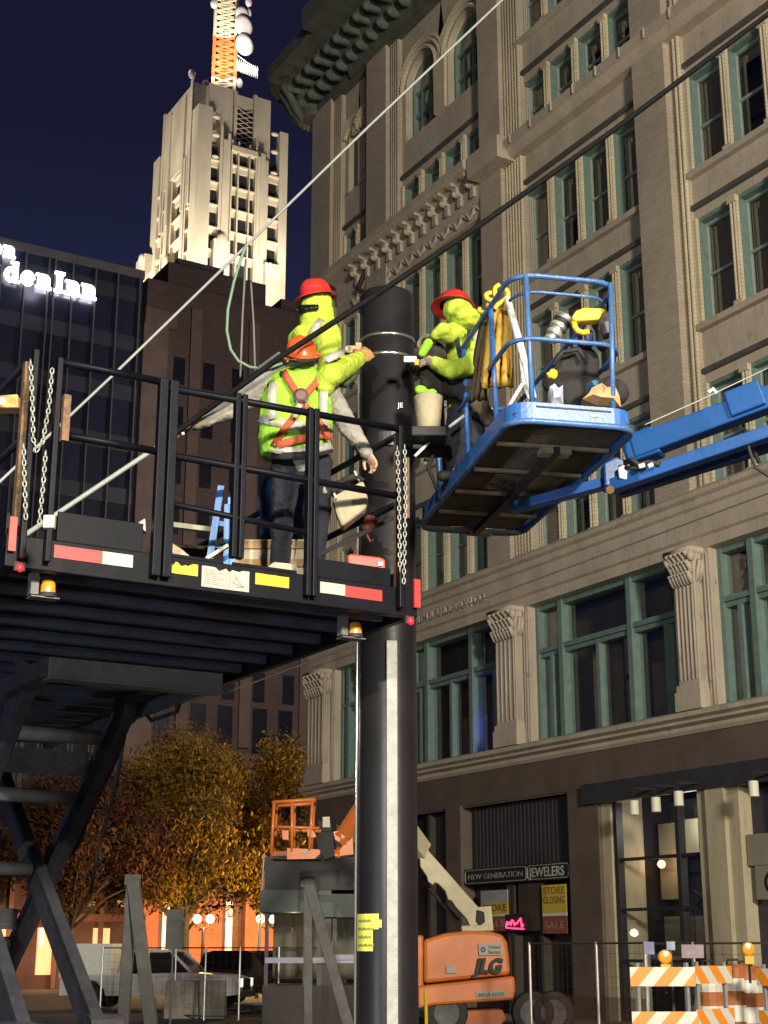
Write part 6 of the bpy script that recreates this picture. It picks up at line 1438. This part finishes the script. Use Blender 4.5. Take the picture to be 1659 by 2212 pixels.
tag(m.build('rope_bundle',mat('brown_rope',(.07,.05,.03),.9,0,.5,14,1,20),None,remesh=.014),'brown bundle of rope and tools at the hip of the bowed worker','rope')
# ============================================================ THINGS ON THE LIFT DECK
t=thing('step_ladder','light blue fibreglass step ladder standing behind the lift railing','step ladder',PF(475,1215,8.75))
LB=mat('ladder_blue',(.06,.20,.50),.45,0,.12,9)
FLd=8.62
for a_,c_ in(((478,1050),(452,1218)),((492,1090),(490,1222)),((500,1075),(500,1222))): MB().bar(PF(*a_,FLd),PF(*c_,FLd),.04,.025,up=f_).build('rail',LB,t)
for a_,c_ in(((466,1130),(492,1135)),((460,1180),(492,1180))): MB().bar(PF(*a_,FLd+.02),PF(*c_,FLd+.02),.03,.03).build('tread',LB,t)
tag(MB().bar(PF(446,1208,8.5),PF(494,1178,8.5),.03,.02).build('pale_stick',mat('pale_slat',(.62,.58,.42),.7,0,.1,9),None),'pale stick leaning across the foot of the blue step ladder','stick')
crumple('plywood_sheet',[(338,1172),(370,1172),(392,1186),(430,1218),(338,1212)],8.35,.02,WOOD,'pale plywood offcut behind the rail at the torn yellow sticker','plywood')
crumple('plywood_sheet',[(562,1238),(592,1214),(640,1219),(645,1252),(600,1246)],8.75,.02,WOOD,'pale plywood offcut above the second yellow sticker','plywood')
tag(MB().bar(PF(335,1212,8.3),PF(455,1226,8.6),.02,.02).build('wood_batten',WOOD,None),'thin pale batten lying along the deck edge left of the label','batten')
tag(MB().bar(PF(505,1216,8.62),PF(646,1245,8.80),.03,.015).build('wood_batten',WOOD,None),'pale batten along the deck edge right of the label','batten')
tag(MB().bar(PF(357,1133,8.6),PF(470,1147,8.8),.05,.03).build('wood_batten',mat('grey_batten',(.30,.31,.22),.8,0,.2,5),None),'grey-green batten behind the left rail, above the plywood','batten')
tag(MB().bar(PF(340,1185,8.6),PF(470,1196,8.9),.25,.02,up=(0,0,1)).build('rubber_mat',mat('brown_mat',(.05,.045,.035),.8,0,.3,5),None),'dark brown mat on the deck behind the plywood','mat')
crumple('white_wedge',[(279,1142),(300,1130),(313,1120),(315,1148),(300,1148)],8.15,.05,WHITE,'small white wedge left of the double post','wedge')
t=thing('red_crate','red plastic tool case at the right corner of the lift deck','tool case',PF(790,1220,9.2))
outl([(750,1200),(756,1196),(820,1203),(832,1208),(832,1240),(815,1242),(752,1236)],9.0,.25,'case_body',RED,t,.02)
m=MB(); m.obox(PF(795,1228,8.99),u*.05,f_*.004,UP*.008); m.obox(PF(822,1218,8.99),u*.015,f_*.004,UP*.012); m.build('case_label',WHTAPE,t)
t=thing('canvas_bag','cream canvas bag hanging at the right railing under the worker\'s hand','bag',PF(765,1100,9.0))
outl([(716,1072),(785,1036),(796,1080),(790,1098),(738,1138),(725,1105)],8.9,.14,'bag_body',CANVAS,t,.02)
m=MB(); m.path([PF(718,1072,8.9),PF(740,1040,8.9),PF(775,1030,8.9),PF(786,1038,8.9)],.012,6); m.build('bag_handle',BLKCL,t,smooth=True)
m=MB()
for x,y,r_ in((735,1050,.05),(750,1042,.05),(765,1035,.045),(740,1064,.04),(722,1062,.035)): m.ell(PF(x,y,8.98),r_*1.1,.04,r_*.8)
m.build('bag_tools',BLK,t,remesh=.012)
m=MB(); m.bar(PF(748,1036,8.95),PF(758,1055,8.95),.014,.014); m.bar(PF(766,1018,8.95),PF(776,1042,8.95),.02,.014); m.bar(PF(726,1078,8.88),PF(722,1066,8.88),.02,.012); m.build('bright_tools',GREYPL,t)
t=MB().bar(PF(692,1197,9.0),PF(850,1118,9.3),.03,.03); tag(t.build('loose_pipe',mat('dark_shiny_pipe',(.05,.05,.055),.25,.5,.2,9),None,bevel=.004),'dark pipe slanting up to the right corner of the platform','pipe')
m=MB(); m.ell(PF(800,1128,9.2),.05,.04,.05); m.ell(PF(790,1140,9.2),.04,.04,.03); m.path([PF(790,1150,9.2),PF(800,1170,9.2),PF(808,1165,9.2)],.008,6); tag(m.build('rope_bundle',mat('dark_red_rope',(.12,.03,.02),.8,0,.4,12),None,smooth=True),'dark red bundle of rope below the cream canvas bag','rope')
o=MB().obox(PF(107,1128,7.4),u*.0+u*.03,f_*.02,UP*.035).build('pale_block',PAPER,None,bevel=.004); tag(o,'pale block at the foot of the left corner chains','block')
MB()
bx_=thing('orange_case','orange-brown case lamp at the far left above the railing','lamp',PF(15,866,8.3)); outl([(-30,856),(38,850),(40,880),(-30,880)],8.3,.12,'case_shell',mat('tan_shell',(.55,.30,.10),.5,0,.2,6),bx_,.01); MB().ell(PF(3,866,8.26),.02).build('lamp_eye',emit('small_warm',(1,.75,.35),8),bx_)
m=MB(); m.obox(PF(50,1130,7.5),u*.0+u*.02,f_*.02,UP*.05); 
# ============================================================ CABLES
def cable(name,pts,r,mt,lb,sag=0,grp=None):
    P_=[Vector(p) for p in pts]; Q_=[]
    for a_,c_ in zip(P_,P_[1:]):
        for k in range(8): t_=k/8; q=a_.lerp(c_,t_); q.z-=sag*4*t_*(1-t_); Q_.append(q)
    Q_.append(P_[-1]); tag(MB().path(Q_,r,8).build(name,mt,None,smooth=True),lb,'cable',grp)
cable('black_cable',[PF(372,941,8.75),PF(420,905,8.75),PF(505,845,8.7),PF(610,768,8.65),PF(800,645,8.7),PF(1000,512,8.8),PF(1330,278,9.0),PF(1720,-15,9.2),PF(2700,-700,10)],.019,mat('black_insulation',(.006,.006,.006),.75,0,.2,9,spec=.1),'thick black cable running from the left glove up to the top right corner')
LG=mat('pale_wire',(.36,.38,.36),.5,.2,.1,9)
cable('span_wire',[PF(1180,-85,16),PF(1085,0,16),PF(800,270,15.5),PF(533,530,15),PF(250,805,14.5),PF(0,1040,14),PF(-80,1118,14)],.016,LG,'long pale span wire crossing from top centre down to the left edge',0,'overhead span wires')
cable('span_wire',[PF(345,962,13),PF(112,1117,12.5),PF(-60,1232,12)],.024,LG,'short thick pale wire behind the left railing, below the long one',0,'overhead span wires')
cable('facade_wire',[PF(1760,1028,21),PF(1659,1066,21),PF(1290,1203,21),PF(905,1345,21),PF(700,1418,21),PF(480,1500,21)],.012,mat('dark_wire',(.02,.018,.015),.5),'thin dark wire running across the facade above the display windows')
cable('thin_wire',[PF(1659,795,14),PF(1500,870,14),PF(1392,918,14)],.007,LG,'very thin pale wire above the blue boom')
cable('green_hose',[PF(531,532,12.5),PF(520,560,12.5),PF(505,610,12.5),PF(492,670,12.5),PF(490,715,12.5),PF(498,755,12.5),PF(515,780,12.5),PF(540,793,12.5),PF(575,797,12.5),PF(610,785,12.5)],.014,mat('pale_green_hose',(.16,.25,.17),.5,0,.1,9),'pale green hose hanging in a loop from the span wire')
cable('hanging_line',[PF(531,560,12.7),PF(524,680,12.7),PF(519,815,12.7)],.010,mat('grey_line',(.16,.15,.14),.7),'left thin line hanging inside the green hose loop',0,'thin hanging lines')
cable('hanging_line',[PF(542,610,12.7),PF(548,700,12.7),PF(551,800,12.7)],.009,MATS['grey_line'],'right thin line hanging inside the green hose loop',0,'thin hanging lines')
m=MB(); m.bar(PF(560,800,8.9),PF(608,765,8.8),.05,.03); tag(m.build('cable_clamp',mat('grey_clamp',(.12,.13,.12),.5,.2,.3,9),None,bevel=.006),'dark grey clamp on the black cable by the orange hat','clamp')
m=MB(); m.ell(PF(395,937,8.68),.012); tag(m.build('bright_nut',WHITE,None),'tiny white nut under the tan glove at the cable end','nut')
tag(MB().tube(PF(919,2140,25),PF(922,2260,25),.03,n=8).build('yellow_pole',MATS['tool_yellow'],None),'thin yellow pole at the bottom, right beside the black column','pole')
